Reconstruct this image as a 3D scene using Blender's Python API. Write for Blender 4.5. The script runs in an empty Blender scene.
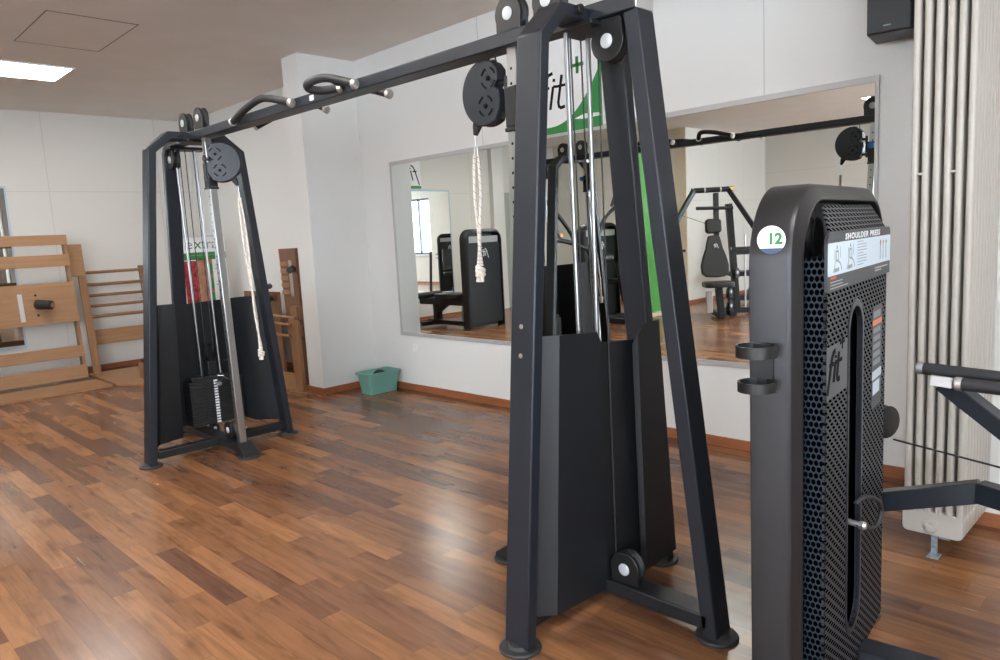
import bpy, bmesh, math, random
from mathutils import Vector, Matrix
random.seed(7)
PI = math.pi
SC = bpy.context.scene
COL = SC.collection
# ---------------------------------------------------------------- helpers
WM = {}          # world matrix of every parent (by name)

class MB:
    def __init__(s): s.bm = bmesh.new(); s.mi = 0
    def _t(s, faces):
        for f in faces: f.material_index = s.mi
    def box(s, x0, x1, y0, y1, z0, z1, M=None):
        vs = [Vector((x, y, z)) for x in (x0, x1) for y in (y0, y1) for z in (z0, z1)]
        if M is not None: vs = [M @ v for v in vs]
        v = [s.bm.verts.new(p) for p in vs]
        fs = [(0,1,3,2),(4,6,7,5),(0,4,5,1),(2,3,7,6),(0,2,6,4),(1,5,7,3)]
        s._t([s.bm.faces.new([v[i] for i in f]) for f in fs]); return s
    def cbox(s, c, d, M=None):
        return s.box(c[0]-d[0]/2, c[0]+d[0]/2, c[1]-d[1]/2, c[1]+d[1]/2, c[2]-d[2]/2, c[2]+d[2]/2, M)
    def bar(s, p0, p1, w, h, up=(0,0,1)):
        """rectangular bar from p0 to p1, w across, h along up"""
        p0 = Vector(p0); p1 = Vector(p1); d = (p1-p0).normalized(); up = Vector(up)
        a = d.cross(up).normalized(); b = a.cross(d).normalized()
        vs = []
        for p in (p0, p1):
            for i, j in ((-1,-1),(1,-1),(1,1),(-1,1)):
                vs.append(s.bm.verts.new(p + a*(i*w/2) + b*(j*h/2)))
        fs = [(3,2,1,0),(4,5,6,7)] + [(k,(k+1)%4,4+(k+1)%4,4+k) for k in range(4)]
        s._t([s.bm.faces.new([vs[i] for i in f]) for f in fs]); return s
    def extrude(s, pts, vec, M=None):
        """polygon pts (3d) extruded by vec"""
        vec = Vector(vec)
        A = [Vector(p) for p in pts]; B = [p+vec for p in A]
        if M is not None: A = [M@p for p in A]; B = [M@p for p in B]
        a = [s.bm.verts.new(p) for p in A]; b = [s.bm.verts.new(p) for p in B]
        n = len(a)
        fs = [s.bm.faces.new(a[::-1]), s.bm.faces.new(b)]
        for i in range(n): fs.append(s.bm.faces.new((a[i], a[(i+1)%n], b[(i+1)%n], b[i])))
        s._t(fs); return s
    def rings(s, rings, cap=True, closed=False, cyc=True):
        R = [[s.bm.verts.new(Vector(p)) for p in r] for r in rings]
        n = len(R[0]); fs = []
        m = len(R) if closed else len(R)-1
        for k in range(m):
            a = R[k]; b = R[(k+1) % len(R)]
            for i in range(n if cyc else n-1):
                j = (i+1) % n
                fs.append(s.bm.faces.new((a[i], a[j], b[j], b[i])))
        if cap and not closed and cyc:
            fs.append(s.bm.faces.new(R[0][::-1])); fs.append(s.bm.faces.new(R[-1]))
        s._t(fs); return s
    def tube(s, path, r, n=12, closed=False, cap=True):
        P = [Vector(p) for p in path]; m = len(P); rs = r if isinstance(r, (list, tuple)) else [r]*m
        rings = []; prev = None
        for i, p in enumerate(P):
            if closed: d = P[(i+1) % m]-P[i-1]
            else: d = (P[min(i+1, m-1)]-P[max(i-1, 0)])
            d.normalize()
            if prev is None:
                u = Vector((0,0,1)) if abs(d.z) < .9 else Vector((1,0,0))
            else: u = prev
            a = (u - d*u.dot(d)).normalized(); b = d.cross(a); prev = a
            rings.append([p + (a*math.cos(t*2*PI/n) + b*math.sin(t*2*PI/n))*rs[i] for t in range(n)])
        return s.rings(rings, cap=cap, closed=closed)
    def cyl(s, p0, p1, r, n=24, r2=None):
        return s.tube([p0, p1], [r, r if r2 is None else r2], n)
    def lathe(s, prof, c, ax, n=32):
        """prof: list of (distance along axis, radius)"""
        c = Vector(c); ax = Vector(ax).normalized()
        u = Vector((0,0,1)) if abs(ax.z) < .9 else Vector((1,0,0))
        a = (u-ax*u.dot(ax)).normalized(); b = ax.cross(a)
        return s.rings([[c+ax*h+(a*math.cos(t*2*PI/n)+b*math.sin(t*2*PI/n))*max(r, 1e-4) for t in range(n)] for h, r in prof])
    def poly_path(s, pts, t, lo, hi, plane):
        """mitred flat bar: centre polyline pts (2d) of thickness t, extruded lo..hi across.
        plane 'yz' -> across x, 'xz' -> across y"""
        P = [Vector((a, b)) for a, b in pts]; L = []; R = []
        for i, p in enumerate(P):
            d0 = (P[i]-P[i-1]).normalized() if i else None
            d1 = (P[i+1]-P[i]).normalized() if i < len(P)-1 else None
            d0 = d0 or d1; d1 = d1 or d0
            n0 = Vector((-d0.y, d0.x)); n1 = Vector((-d1.y, d1.x))
            m = (n0+n1).normalized(); k = t/2/max(.3, m.dot(n0))
            L.append(p+m*k); R.append(p-m*k)
        f = (lambda a, x: (x, a.x, a.y)) if plane == 'yz' else (lambda a, y: (a.x, y, a.y))
        rings = [[f(L[i], lo), f(L[i], hi), f(R[i], hi), f(R[i], lo)] for i in range(len(P))]
        return s.rings(rings)
    def mesh(s, me, M):
        b2 = bmesh.new(); b2.from_mesh(me); b2.transform(M)
        vm = {v: s.bm.verts.new(v.co) for v in b2.verts}
        for f in b2.faces:
            try: nf = s.bm.faces.new([vm[v] for v in f.verts]); nf.material_index = s.mi
            except ValueError: pass
        b2.free(); return s

def empty(name, loc=(0,0,0), rz=0, label=None, cat=None, group=None):
    o = bpy.data.objects.new(name, None); COL.objects.link(o)
    o.location = loc; o.rotation_euler = (0,0,rz); o.empty_display_size = .1
    WM[o.name] = Matrix.Translation(Vector(loc)) @ Matrix.Rotation(rz, 4, 'Z')
    if label: tag(o, label, cat, group)
    return o
def tag(o, label=None, cat=None, group=None, kind=None):
    if label: o['label'] = label
    if cat: o['category'] = cat
    if group: o['group'] = group
    if kind: o['kind'] = kind
    return o
def obj(name, mb, mats, parent=None, bevel=0.0, local=False, sharp=32, seg=2):
    """link a mesh. Geometry is given in world coordinates unless local (parent's frame)"""
    bm = mb.bm
    bmesh.ops.recalc_face_normals(bm, faces=bm.faces)
    me = bpy.data.meshes.new(name)
    o = bpy.data.objects.new(name, me)
    if parent is not None:
        W = WM[parent.name]
        if not local: bm.transform(W.inverted())
        o.parent = parent; WM[o.name] = W
    else:
        xs = [v.co.x for v in bm.verts]; ys = [v.co.y for v in bm.verts]; zs = [v.co.z for v in bm.verts]
        c = Vector(((min(xs)+max(xs))/2, (min(ys)+max(ys))/2, min(zs)))
        bm.transform(Matrix.Translation(-c)); o.location = c
        WM[o.name] = Matrix.Translation(c)
    a = math.radians(sharp)
    for f in bm.faces: f.smooth = True
    for e in bm.edges:
        if len(e.link_faces) != 2 or e.calc_face_angle(0) > a: e.smooth = False
    bm.to_mesh(me); bm.free()
    for m in (mats if isinstance(mats, (list, tuple)) else [mats]): me.materials.append(m)
    COL.objects.link(o)
    if o.name not in WM: WM[o.name] = WM.get(parent.name) if parent else Matrix()
    if bevel:
        b = o.modifiers.new('bevel', 'BEVEL'); b.width = bevel; b.segments = seg
        b.limit_method = 'ANGLE'; b.angle_limit = math.radians(35)
    return o
def dup(root, loc, rz=None, label=None, group=None):
    def cp(o, par):
        c = o.copy(); COL.objects.link(c)
        if par is not None: c.parent = par
        for ch in [k for k in bpy.data.objects if k.parent == o and k.name not in made]:
            made.add(cp(ch, c).name)
        made.add(c.name); return c
    made = set()
    r = cp(root, None); r.location = loc
    if rz is not None: r.rotation_euler = (0,0,rz)
    if label: r['label'] = label
    if group: r['group'] = group
    return r
def rot(o=(0,0,0), rz=0, rx=0, ry=0):
    return Matrix.Translation(Vector(o)) @ Matrix.Rotation(rz,4,'Z') @ Matrix.Rotation(ry,4,'Y') @ Matrix.Rotation(rx,4,'X')
_tc = {}
def text_mesh(txt, size, ext=.0004, shear=0, bold=False, align='LEFT', space=1.0):
    cu = bpy.data.curves.new('lettering', 'FONT'); cu.body = txt; cu.size = size; cu.extrude = ext
    cu.shear = shear; cu.align_x = align; cu.space_character = space; cu.resolution_u = 3
    if bold: cu.offset = size*.018*bold
    o = bpy.data.objects.new('lettering_tmp', cu); COL.objects.link(o)
    dg = bpy.context.evaluated_depsgraph_get(); dg.update()
    me = bpy.data.meshes.new_from_object(o.evaluated_get(dg))
    bpy.data.objects.remove(o); bpy.data.curves.remove(cu)
    return me
def frameM(o, ux, uy):
    """matrix taking local x->ux, local y->uy, z->normal, origin o"""
    ux = Vector(ux).normalized(); uy = Vector(uy).normalized(); n = ux.cross(uy)
    M = Matrix((ux, uy, n)).transposed().to_4x4(); M.translation = Vector(o); return M
def ribbon(mb, pts, w, M, d=.001):
    """flat stroke in the local xy plane of M"""
    P = [Vector((a, b)) for a, b in pts]; L = []; R = []
    for i, p in enumerate(P):
        d0 = (P[i]-P[i-1]).normalized() if i else None
        d1 = (P[i+1]-P[i]).normalized() if i < len(P)-1 else None
        d0 = d0 or d1; d1 = d1 or d0
        m = (Vector((-d0.y, d0.x))+Vector((-d1.y, d1.x))).normalized()
        L.append(p+m*w/2); R.append(p-m*w/2)
    rings = [[M@Vector((l.x,l.y,0)), M@Vector((r.x,r.y,0)), M@Vector((r.x,r.y,d)), M@Vector((l.x,l.y,d))] for l, r in zip(L, R)]
    mb.rings(rings)
def fit_logo(mb, M, s, w=.09, plus=True, d=.001):
    """thin slanted lettering  f i t  in a box one unit high"""
    S = lambda P: [((x+.22*y)*s, y*s) for x, y in P]
    ribbon(mb, S([(-.06,-.28),(.06,.62),(.10,.80),(.19,.92),(.32,.95)]), w*s, M, d)
    ribbon(mb, S([(-.08,.58),(.27,.58)]), w*s*.8, M, d)
    ribbon(mb, S([(.40,.0),(.40,.60)]), w*s, M, d)
    ribbon(mb, S([(.40,.72),(.40,.80)]), w*s, M, d)
    ribbon(mb, S([(.66,.86),(.66,.16),(.70,.05),(.78,.0),(.92,.02)]), w*s, M, d)
    ribbon(mb, S([(.40,.60),(.52,.58),(1.0,.58)]), w*s*.8, M, d)
    if plus: plus_sign(mb, M, s, d=d)
def plus_sign(mb, M, s, d=.001, w=.09):
    S = lambda P: [(x*s, y*s) for x, y in P]
    ribbon(mb, S([(.93,1.10),(1.35,1.10)]), w*s, M, d)
    ribbon(mb, S([(1.14,.89),(1.14,1.31)]), w*s, M, d)

# ---------------------------------------------------------------- materials
def mat(name, color, rough=.5, metal=0.0, spec=.5, bump=0, bscale=200, noise=0, nscale=6, coat=0):
    m = bpy.data.materials.new(name); m.use_nodes = True
    nt = m.node_tree; b = nt.nodes['Principled BSDF']
    b.inputs['Base Color'].default_value = (*color, 1); b.inputs['Roughness'].default_value = rough
    b.inputs['Metallic'].default_value = metal; b.inputs['Specular IOR Level'].default_value = spec
    b.inputs['Coat Weight'].default_value = coat
    tc = nt.nodes.new('ShaderNodeTexCoord')
    if bump:
        n = nt.nodes.new('ShaderNodeTexNoise'); n.inputs['Scale'].default_value = bscale; n.inputs['Detail'].default_value = 3
        bp = nt.nodes.new('ShaderNodeBump'); bp.inputs['Strength'].default_value = bump; bp.inputs['Distance'].default_value = .002
        nt.links.new(tc.outputs['Object'], n.inputs['Vector']); nt.links.new(n.outputs['Fac'], bp.inputs['Height'])
        nt.links.new(bp.outputs['Normal'], b.inputs['Normal'])
    if noise:
        n = nt.nodes.new('ShaderNodeTexNoise'); n.inputs['Scale'].default_value = nscale; n.inputs['Detail'].default_value = 4
        mx = nt.nodes.new('ShaderNodeMixRGB'); mx.blend_type = 'MULTIPLY'; mx.inputs['Color1'].default_value = (*color, 1)
        rp = nt.nodes.new('ShaderNodeValToRGB')
        rp.color_ramp.elements[0].position = .35; rp.color_ramp.elements[0].color = (1-noise,)*3+(1,)
        rp.color_ramp.elements[1].position = .65; rp.color_ramp.elements[1].color = (1, 1, 1, 1)
        mx.inputs['Fac'].default_value = 1
        nt.links.new(tc.outputs['Object'], n.inputs['Vector']); nt.links.new(n.outputs['Fac'], rp.inputs['Fac'])
        nt.links.new(rp.outputs['Color'], mx.inputs['Color2']); nt.links.new(mx.outputs['Color'], b.inputs['Base Color'])
    return m
def emis(name, col, st):
    m = bpy.data.materials.new(name); m.use_nodes = True; nt = m.node_tree; nt.nodes.clear()
    e = nt.nodes.new('ShaderNodeEmission'); e.inputs[0].default_value = (*col, 1); e.inputs[1].default_value = st
    o = nt.nodes.new('ShaderNodeOutputMaterial'); nt.links.new(e.outputs[0], o.inputs[0]); return m
class NT:
    """small node-tree builder"""
    def __init__(s, m): s.nt = m.node_tree
    def n(s, t, **k):
        x = s.nt.nodes.new(t)
        for a, b in k.items(): setattr(x, a, b)
        return x
    def l(s, a, b): s.nt.links.new(a, b)
    def math(s, op, a, b=None, c=None):
        x = s.nt.nodes.new('ShaderNodeMath'); x.operation = op
        for i, v in enumerate((a, b, c)):
            if v is None: continue
            if isinstance(v, (int, float)): x.inputs[i].default_value = v
            else: s.l(v, x.inputs[i])
        return x.outputs[0]
    def comb(s, x, y, z=0):
        c = s.nt.nodes.new('ShaderNodeCombineXYZ')
        for i, v in enumerate((x, y, z)):
            if isinstance(v, (int, float)): c.inputs[i].default_value = v
            else: s.l(v, c.inputs[i])
        return c.outputs[0]
    def ramp(s, fac, els, mode='LINEAR'):
        r = s.nt.nodes.new('ShaderNodeValToRGB'); cr = r.color_ramp; cr.interpolation = mode
        while len(cr.elements) < len(els): cr.elements.new(.5)
        for e, (p, c) in zip(cr.elements, els): e.position = p; e.color = (*c, 1)
        s.l(fac, r.inputs[0]); return r.outputs[0]

def floor_mat():
    m = bpy.data.materials.new('laminate_floor'); m.use_nodes = True; N = NT(m); b = m.node_tree.nodes['Principled BSDF']
    g = N.n('ShaderNodeNewGeometry'); sp = N.n('ShaderNodeSeparateXYZ'); N.l(g.outputs['Position'], sp.inputs[0])
    x, y = sp.outputs[0], sp.outputs[1]
    W, L = .097, .78
    fy = N.math('DIVIDE', N.math('ADD', y, 20), W); row = N.math('FLOOR', fy)
    wn = N.n('ShaderNodeTexWhiteNoise', noise_dimensions='1D'); N.l(row, wn.inputs['W'])
    fx = N.math('DIVIDE', N.math('ADD', N.math('ADD', x, 40), N.math('MULTIPLY', wn.outputs['Value'], L*3)), L); colx = N.math('FLOOR', fx)
    w2 = N.n('ShaderNodeTexWhiteNoise', noise_dimensions='2D'); N.l(N.comb(row, colx), w2.inputs['Vector'])
    rnd = w2.outputs['Value']
    sc = N.n('ShaderNodeSeparateColor'); N.l(w2.outputs['Color'], sc.inputs[0]); r2 = sc.outputs[1]; r3 = sc.outputs[2]
    base = N.ramp(rnd, [(0, (.120,.055,.034)), (.2, (.165,.075,.041)), (.45, (.205,.092,.045)), (.7, (.255,.115,.050)), (1, (.33,.155,.068))])
    # stretched grain that differs from strip to strip
    v = N.comb(N.math('ADD', N.math('MULTIPLY', x, 1.2), N.math('MULTIPLY', r2, 40)), N.math('ADD', N.math('MULTIPLY', y, 17), N.math('MULTIPLY', r3, 30)), 0)
    n1 = N.n('ShaderNodeTexNoise'); n1.inputs['Scale'].default_value = 1.6; n1.inputs['Detail'].default_value = 4; n1.inputs['Distortion'].default_value = 1.1
    N.l(v, n1.inputs['Vector'])
    grain = N.ramp(n1.outputs['Fac'], [(.22, (.72,.70,.69)), (.45, (.93,.92,.91)), (.55, (1.03,1.03,1.03)), (.75, (1.10,1.10,1.08))])
    n3 = N.n('ShaderNodeTexNoise'); n3.inputs['Scale'].default_value = 7; n3.inputs['Detail'].default_value = 3; n3.inputs['Distortion'].default_value = .2; N.l(v, n3.inputs['Vector'])
    fine = N.ramp(n3.outputs['Fac'], [(.3, (.90,.89,.89)), (.6, (1.03,1.03,1.03))])
    # dark smoky figure in some strips
    v2 = N.comb(N.math('ADD', N.math('MULTIPLY', x, 2.6), N.math('MULTIPLY', r3, 25)), N.math('ADD', N.math('MULTIPLY', y, 9), N.math('MULTIPLY', r2, 25)), 0)
    n2 = N.n('ShaderNodeTexNoise'); n2.inputs['Scale'].default_value = 1.3; n2.inputs['Detail'].default_value = 3; n2.inputs['Distortion'].default_value = .3; N.l(v2, n2.inputs['Vector'])
    fig = N.ramp(n2.outputs['Fac'], [(.28, (.55,.52,.53)), (.46, (.95,.94,.94)), (.6, (1,1,1))])
    def mul(a, c, f=1.0):
        k = N.n('ShaderNodeMixRGB', blend_type='MULTIPLY'); k.inputs[0].default_value = f; N.l(a, k.inputs[1]); N.l(c, k.inputs[2]); return k.outputs[0]
    c = mul(mul(mul(base, grain), fine, .7), fig, .9)
    # joints
    ey = N.math('MINIMUM', N.math('FRACT', fy), N.math('SUBTRACT', 1, N.math('FRACT', fy)))
    ex = N.math('MINIMUM', N.math('FRACT', fx), N.math('SUBTRACT', 1, N.math('FRACT', fx)))
    j = N.math('MINIMUM', N.math('MULTIPLY', ey, W), N.math('MULTIPLY', ex, L))
    jr = N.ramp(N.math('MULTIPLY', j, 500), [(0, (.62,.60,.60)), (.8, (1,1,1))])
    c = mul(c, jr)
    N.l(c, b.inputs['Base Color'])
    rr = N.ramp(n1.outputs['Fac'], [(0, (.20,)*3), (1, (.30,)*3)]); N.l(rr, b.inputs['Roughness'])
    b.inputs['Specular IOR Level'].default_value = .36
    return m
def wood_mat(name, c0, c1, axis='z', rough=.45):
    m = bpy.data.materials.new(name); m.use_nodes = True; N = NT(m); b = m.node_tree.nodes['Principled BSDF']
    t = N.n('ShaderNodeTexCoord'); mp = N.n('ShaderNodeMapping'); N.l(t.outputs['Object'], mp.inputs[0])
    s = {'x': (1.2,14,14), 'y': (14,1.2,14), 'z': (14,14,1.2)}[axis]; mp.inputs['Scale'].default_value = s
    n = N.n('ShaderNodeTexNoise'); n.inputs['Scale'].default_value = 2; n.inputs['Detail'].default_value = 5; n.inputs['Distortion'].default_value = .6
    N.l(mp.outputs[0], n.inputs['Vector'])
    N.l(N.ramp(n.outputs['Fac'], [(.3, c0), (.7, c1)]), b.inputs['Base Color']); b.inputs['Roughness'].default_value = rough
    return m
def holes_mat(name, base, hole, kind, pu, pv, au='x', av='z', rough=.5, off=(0, 0), hsize=.34):
    """sheet metal with a regular pattern of punched holes (object coordinates)"""
    m = bpy.data.materials.new(name); m.use_nodes = True; N = NT(m); b = m.node_tree.nodes['Principled BSDF']
    t = N.n('ShaderNodeTexCoord'); sp = N.n('ShaderNodeSeparateXYZ'); N.l(t.outputs['Object'], sp.inputs[0])
    ix = {'x': 0, 'y': 1, 'z': 2}
    u = N.math('DIVIDE', N.math('ADD', sp.outputs[ix[au]], 10+off[0]), pu); v = N.math('DIVIDE', N.math('ADD', sp.outputs[ix[av]], 10+off[1]), pv)
    if kind == 'slant':            # leaning slots
        u = N.math('ADD', u, N.math('MULTIPLY', v, .5))
    row = N.math('FLOOR', v)
    uo = N.math('ADD', u, N.math('MULTIPLY', N.math('MODULO', row, 2), .5)) if kind == 'hex' else u
    fu = N.math('SUBTRACT', N.math('FRACT', uo), .5); fv = N.math('SUBTRACT', N.math('FRACT', v), .5)
    if kind == 'hex': d = N.math('SQRT', N.math('ADD', N.math('MULTIPLY', fu, fu), N.math('MULTIPLY', fv, fv)))
    else: d = N.math('MAXIMUM', N.math('ABSOLUTE', fu), N.math('MULTIPLY', N.math('ABSOLUTE', fv), .85))
    inside = N.math('LESS_THAN', d, hsize)
    mx = N.n('ShaderNodeMixRGB'); mx.inputs[1].default_value = (*base, 1); mx.inputs[2].default_value = (*hole, 1)
    N.l(inside, mx.inputs[0]); N.l(mx.outputs[0], b.inputs['Base Color']); b.inputs['Roughness'].default_value = rough
    N.l(N.math('MULTIPLY', N.math('SUBTRACT', 1, inside), .22), b.inputs['Specular IOR Level'])
    bp = N.n('ShaderNodeBump'); bp.inputs['Strength'].default_value = .6; bp.inputs['Distance'].default_value = .002; bp.invert = True
    N.l(inside, bp.inputs['Height']); N.l(bp.outputs['Normal'], b.inputs['Normal'])
    return m

M = {}
M['wall'] = mat('wall_paint', (.73,.735,.72), .75, bump=.08, bscale=90)
M['wallg'] = mat('wall_board_paint', (.67,.655,.62), .8, bump=.05, bscale=60)
M['ceil'] = mat('ceiling_paint', (.80,.765,.715), .9, bump=.15, bscale=25, noise=.04, nscale=2.5)
M['seam'] = mat('wall_joint', (.55,.55,.54), .8)
M['base'] = wood_mat('baseboard_wood', (.25,.085,.033), (.34,.12,.048), 'x')
M['floor'] = floor_mat()
M['steel'] = mat('anthracite_powder_coat', (.0135,.017,.024), .42, .12, bump=.15, bscale=900)
M['steel2'] = mat('dark_powder_coat', (.009,.010,.012), .45, .05, bump=.1, bscale=900)
M['sheet'] = mat('shroud_sheet', (.008,.009,.0115), .5, .05, bump=.1, bscale=700)
M['black'] = mat('black_plastic', (.009,.009,.010), .4)
M['rubber'] = mat('black_rubber', (.018,.018,.019), .6)
M['foam'] = mat('foam_grip', (.013,.013,.015), .65, bump=.2, bscale=500)
M['uphol'] = mat('black_upholstery', (.012,.012,.013), .45, bump=.2, bscale=300)
M['chrome'] = mat('chrome', (.72,.72,.70), .18, 1.0)
M['railchrome'] = mat('worn_chrome_rail', (.46,.47,.47), .34, .95)
M['rodchrome'] = mat('guide_rod_steel', (.33,.34,.35), .30, .9)
M['satin'] = mat('satin_aluminium', (.66,.66,.66), .35, .9)
M['alu'] = mat('matt_aluminium', (.46,.46,.46), .5, .3)
M['cap'] = mat('silver_pulley_cap', (.60,.62,.64), .4, .3)
M['iron'] = mat('weight_plate_iron', (.016,.016,.017), .5)
M['white'] = mat('white_plastic', (.80,.80,.79), .45)
M['label'] = mat('label_white', (.78,.79,.80), .5)
M['lblue'] = mat('pale_blue_label', (.52,.62,.70), .5)
M['red'] = mat('red_print', (.60,.08,.05), .5)
M['orange'] = mat('orange_print', (.75,.20,.10), .5)
M['green'] = mat('sign_green', (.022,.21,.045), .5)
M['lime'] = mat('banner_green', (.055,.30,.035), .5)
M['ink'] = mat('black_print', (.010,.010,.011), .8, spec=.1)
M['greyink'] = mat('grey_print', (.22,.24,.26), .5)
M['teal'] = mat('teal_plastic', (.155,.36,.30), .45, noise=.08)
M['beech'] = wood_mat('beech_wood', (.27,.140,.066), (.34,.185,.092), 'y')
M['beechz'] = wood_mat('beech_upright', (.23,.115,.053), (.30,.155,.075), 'z')
M['dwood'] = wood_mat('brown_board', (.15,.070,.036), (.20,.098,.050), 'z')
M['rad'] = mat('radiator_enamel', (.43,.405,.365), .35)
M['rope'] = mat('rope_cotton', (.66,.62,.56), .9, bump=.5, bscale=250)
M['ropeo'] = mat('rope_fleck', (.30,.22,.20), .9)
M['cream'] = mat('cream_paint', (.63,.55,.42), .7)
M['door'] = mat('white_door', (.70,.71,.68), .5)
M['gdoor'] = mat('greygreen_door', (.36,.40,.36), .5)
M['navy'] = mat('dark_blue_frame', (.03,.06,.12), .4)
M['blueframe'] = mat('pale_blue_frame', (.42,.52,.64), .4)
M['skin'] = mat('photo_print_brown', (.42,.20,.12), .6, noise=.4, nscale=14)
M['redphoto'] = mat('photo_print_red', (.45,.03,.04), .6, noise=.7, nscale=22)
M['lamp'] = emis('led_panel_light', (1.0,.97,.92), 22)
M['yellow'] = mat('yellow_plastic', (.80,.42,.03), .4)
M['blue'] = mat('blue_plastic', (.02,.16,.45), .4)
M['steeldeep'] = mat('housing_grey', (.027,.026,.028), .36, .5, bump=.12, bscale=1100)
M['hex'] = holes_mat('honeycomb_sheet', (.013,.022,.031), (.0015,.0015,.002), 'hex', .0135, .0175, 'x', 'z', hsize=.43)
M['slot'] = holes_mat('slotted_sheet_shaded', (.036,.037,.041), (.003,.003,.004), 'slant', .038, .0135, 'y', 'z', hsize=.29)  # darker base than the hood: light falling off low on the tower, put into colour
M['slot2'] = holes_mat('slotted_hood', (.060,.061,.065), (.006,.006,.008), 'slant', .038, .0125, 'y', 'z', hsize=.30)
def mirror_mat():
    m = bpy.data.materials.new('mirror_silver'); m.use_nodes = True
    b = m.node_tree.nodes['Principled BSDF']; b.inputs['Metallic'].default_value = 1; b.inputs['Roughness'].default_value = .0
    b.inputs['Base Color'].default_value = (.90,.93,.90,1); return m
M['mirror'] = mirror_mat()
def glass_mat():
    m = bpy.data.materials.new('window_glass'); m.use_nodes = True; nt = m.node_tree; nt.nodes.clear()
    o = nt.nodes.new('ShaderNodeOutputMaterial'); t = nt.nodes.new('ShaderNodeBsdfTransparent'); g = nt.nodes.new('ShaderNodeBsdfGlossy')
    g.inputs['Roughness'].default_value = .02; mx = nt.nodes.new('ShaderNodeMixShader'); mx.inputs[0].default_value = .06
    nt.links.new(t.outputs[0], mx.inputs[1]); nt.links.new(g.outputs[0], mx.inputs[2]); nt.links.new(mx.outputs[0], o.inputs[0]); return m
M['glass'] = glass_mat()

# ---------------------------------------------------------------- room
XL, XR, YB, YF, ZC = -10.2, 2.6, -6.6, 4.272, 3.2
XI, YI = -7.07, -3.4          # inner corner of the room behind the camera
CX0, CX1, CY0 = -6.43, -6.15, 3.65       # column
PX, PY = -1.00, 3.83                     # pier right of the radiator
def struct(name, mb, m, parent=None, **k):
    o = obj(name, mb, m, parent, **k)
    if parent is None: o['kind'] = 'structure'
    return o
struct('floor', MB().box(XL-.3, XR+.3, YB-.3, YF+.3, -.12, 0), M['floor'])
struct('ceiling', MB().box(XL-.3, XR+.3, YB-.3, YF+.3, ZC, ZC+.15), M['ceil'])
struct('wall_front', MB().box(XL-.2, XR+.2, YF, YF+.2, 0, ZC), M['wall'])
struct('wall_left', MB().box(XL-.2, XL, YI, YF, 0, ZC), M['wallg'])
struct('wall_inner', MB().box(XL-.2, XI, YB-.2, YI, 0, ZC), M['wallg'])
struct('wall_column', MB().box(CX0, CX1, CY0, YF, 0, ZC), M['wall'], bevel=.004)
struct('wall_pier', MB().box(-.93, XR, PY, YF, 0, ZC), M['wall'], bevel=.004)
# back wall with three windows, right wall closed
wins = [(-2.15, -.95), (-.55, .65), (1.05, 2.25)]
WZ0, WZ1 = .95, 2.75
w = MB(); xs = XI
for a, b in wins:
    w.box(xs, a, YB-.2, YB, 0, ZC); w.box(a, b, YB-.2, YB, 0, WZ0); w.box(a, b, YB-.2, YB, WZ1, ZC); xs = b
w.box(xs, XR+.2, YB-.2, YB, 0, ZC)
struct('wall_back', w, M['wallg'])
# right wall with windows behind the camera's right shoulder
rw = [(-5.6, -4.1), (-3.5, -2.0), (-1.4, .1)]
w = MB(); ys = YB
for a, b in rw:
    w.box(XR, XR+.2, ys, a, 0, ZC); w.box(XR, XR+.2, a, b, 0, WZ0); w.box(XR, XR+.2, a, b, WZ1, ZC); ys = b
w.box(XR, XR+.2, ys, YF, 0, ZC)
struct('wall_right', w, M['wall'])
k = 0
def window(name, p, q, horiz):
    t = empty(name, ((p[0]+q[0])/2, (p[1]+q[1])/2, WZ0)); t['kind'] = 'structure'
    f = MB()
    def B(u0, u1, z0, z1, d=.06):
        if horiz: f.box(u0, u1, p[1]-.12, p[1]-.12+d, z0, z1)
        else: f.box(p[0]+.06, p[0]+.06+d, u0, u1, z0, z1)
    u0, u1 = (p[0], q[0]) if horiz else (p[1], q[1]); um = (u0+u1)/2
    B(u0, u0+.07, WZ0, WZ1); B(u1-.07, u1, WZ0, WZ1); B(um-.045, um+.045, WZ0, WZ1)
    B(u0, u1, WZ0, WZ0+.07); B(u0, u1, WZ1-.07, WZ1)
    obj('window_frame', f, M['navy'], t)
    g = MB()
    if horiz: g.box(u0, u1, p[1]-.10, p[1]-.095, WZ0, WZ1)
    else: g.box(p[0]+.09, p[0]+.095, u0, u1, WZ0, WZ1)
    obj('window_pane', g, M['glass'], t)
    s_ = MB()
    if horiz: s_.box(u0-.05, u1+.05, p[1]-.06, p[1]+.08, WZ0-.035, WZ0)
    else: s_.box(p[0]-.08, p[0]+.06, u0-.05, u1+.05, WZ0-.035, WZ0)
    obj('window_sill', s_, M['white'], t)
for i, (a, b) in enumerate(wins): window('window_%d' % (i+1), (a, YB), (b, YB), True)
for i, (a, b) in enumerate(rw): window('window_%d' % (i+4), (XR, a), (XR, b), False)

# baseboards
BH, BT = .065, .014
def bb(name, segs):
    w = MB()
    for x0, x1, y0, y1 in segs: w.box(x0, x1, y0, y1, 0, BH)
    struct(name, w, M['base'], bevel=.002)
bb('baseboard_front', [(XL, CX0, YF-BT, YF), (CX1, -.93, YF-BT, YF)])
bb('baseboard_column', [(CX0, CX1+BT, CY0-BT, CY0), (CX1, CX1+BT, CY0, YF-BT), (CX0-BT, CX0, CY0-BT, YF-BT)])
bb('baseboard_pier', [(-.93-BT, XR, PY-BT, PY), (-.93-BT, -.93, PY, YF-BT)])
bb('baseboard_left', [(XL, XL+BT, YI, YF-BT)])
bb('baseboard_inner', [(XL+BT, XI, YI, YI+BT), (XI, XI+BT, YB, YI+BT)])
bb('baseboard_back', [(XI+BT, XR, YB, YB+BT)])
bb('baseboard_right', [(XR-BT, XR, YB+BT, PY-BT)])
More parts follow.
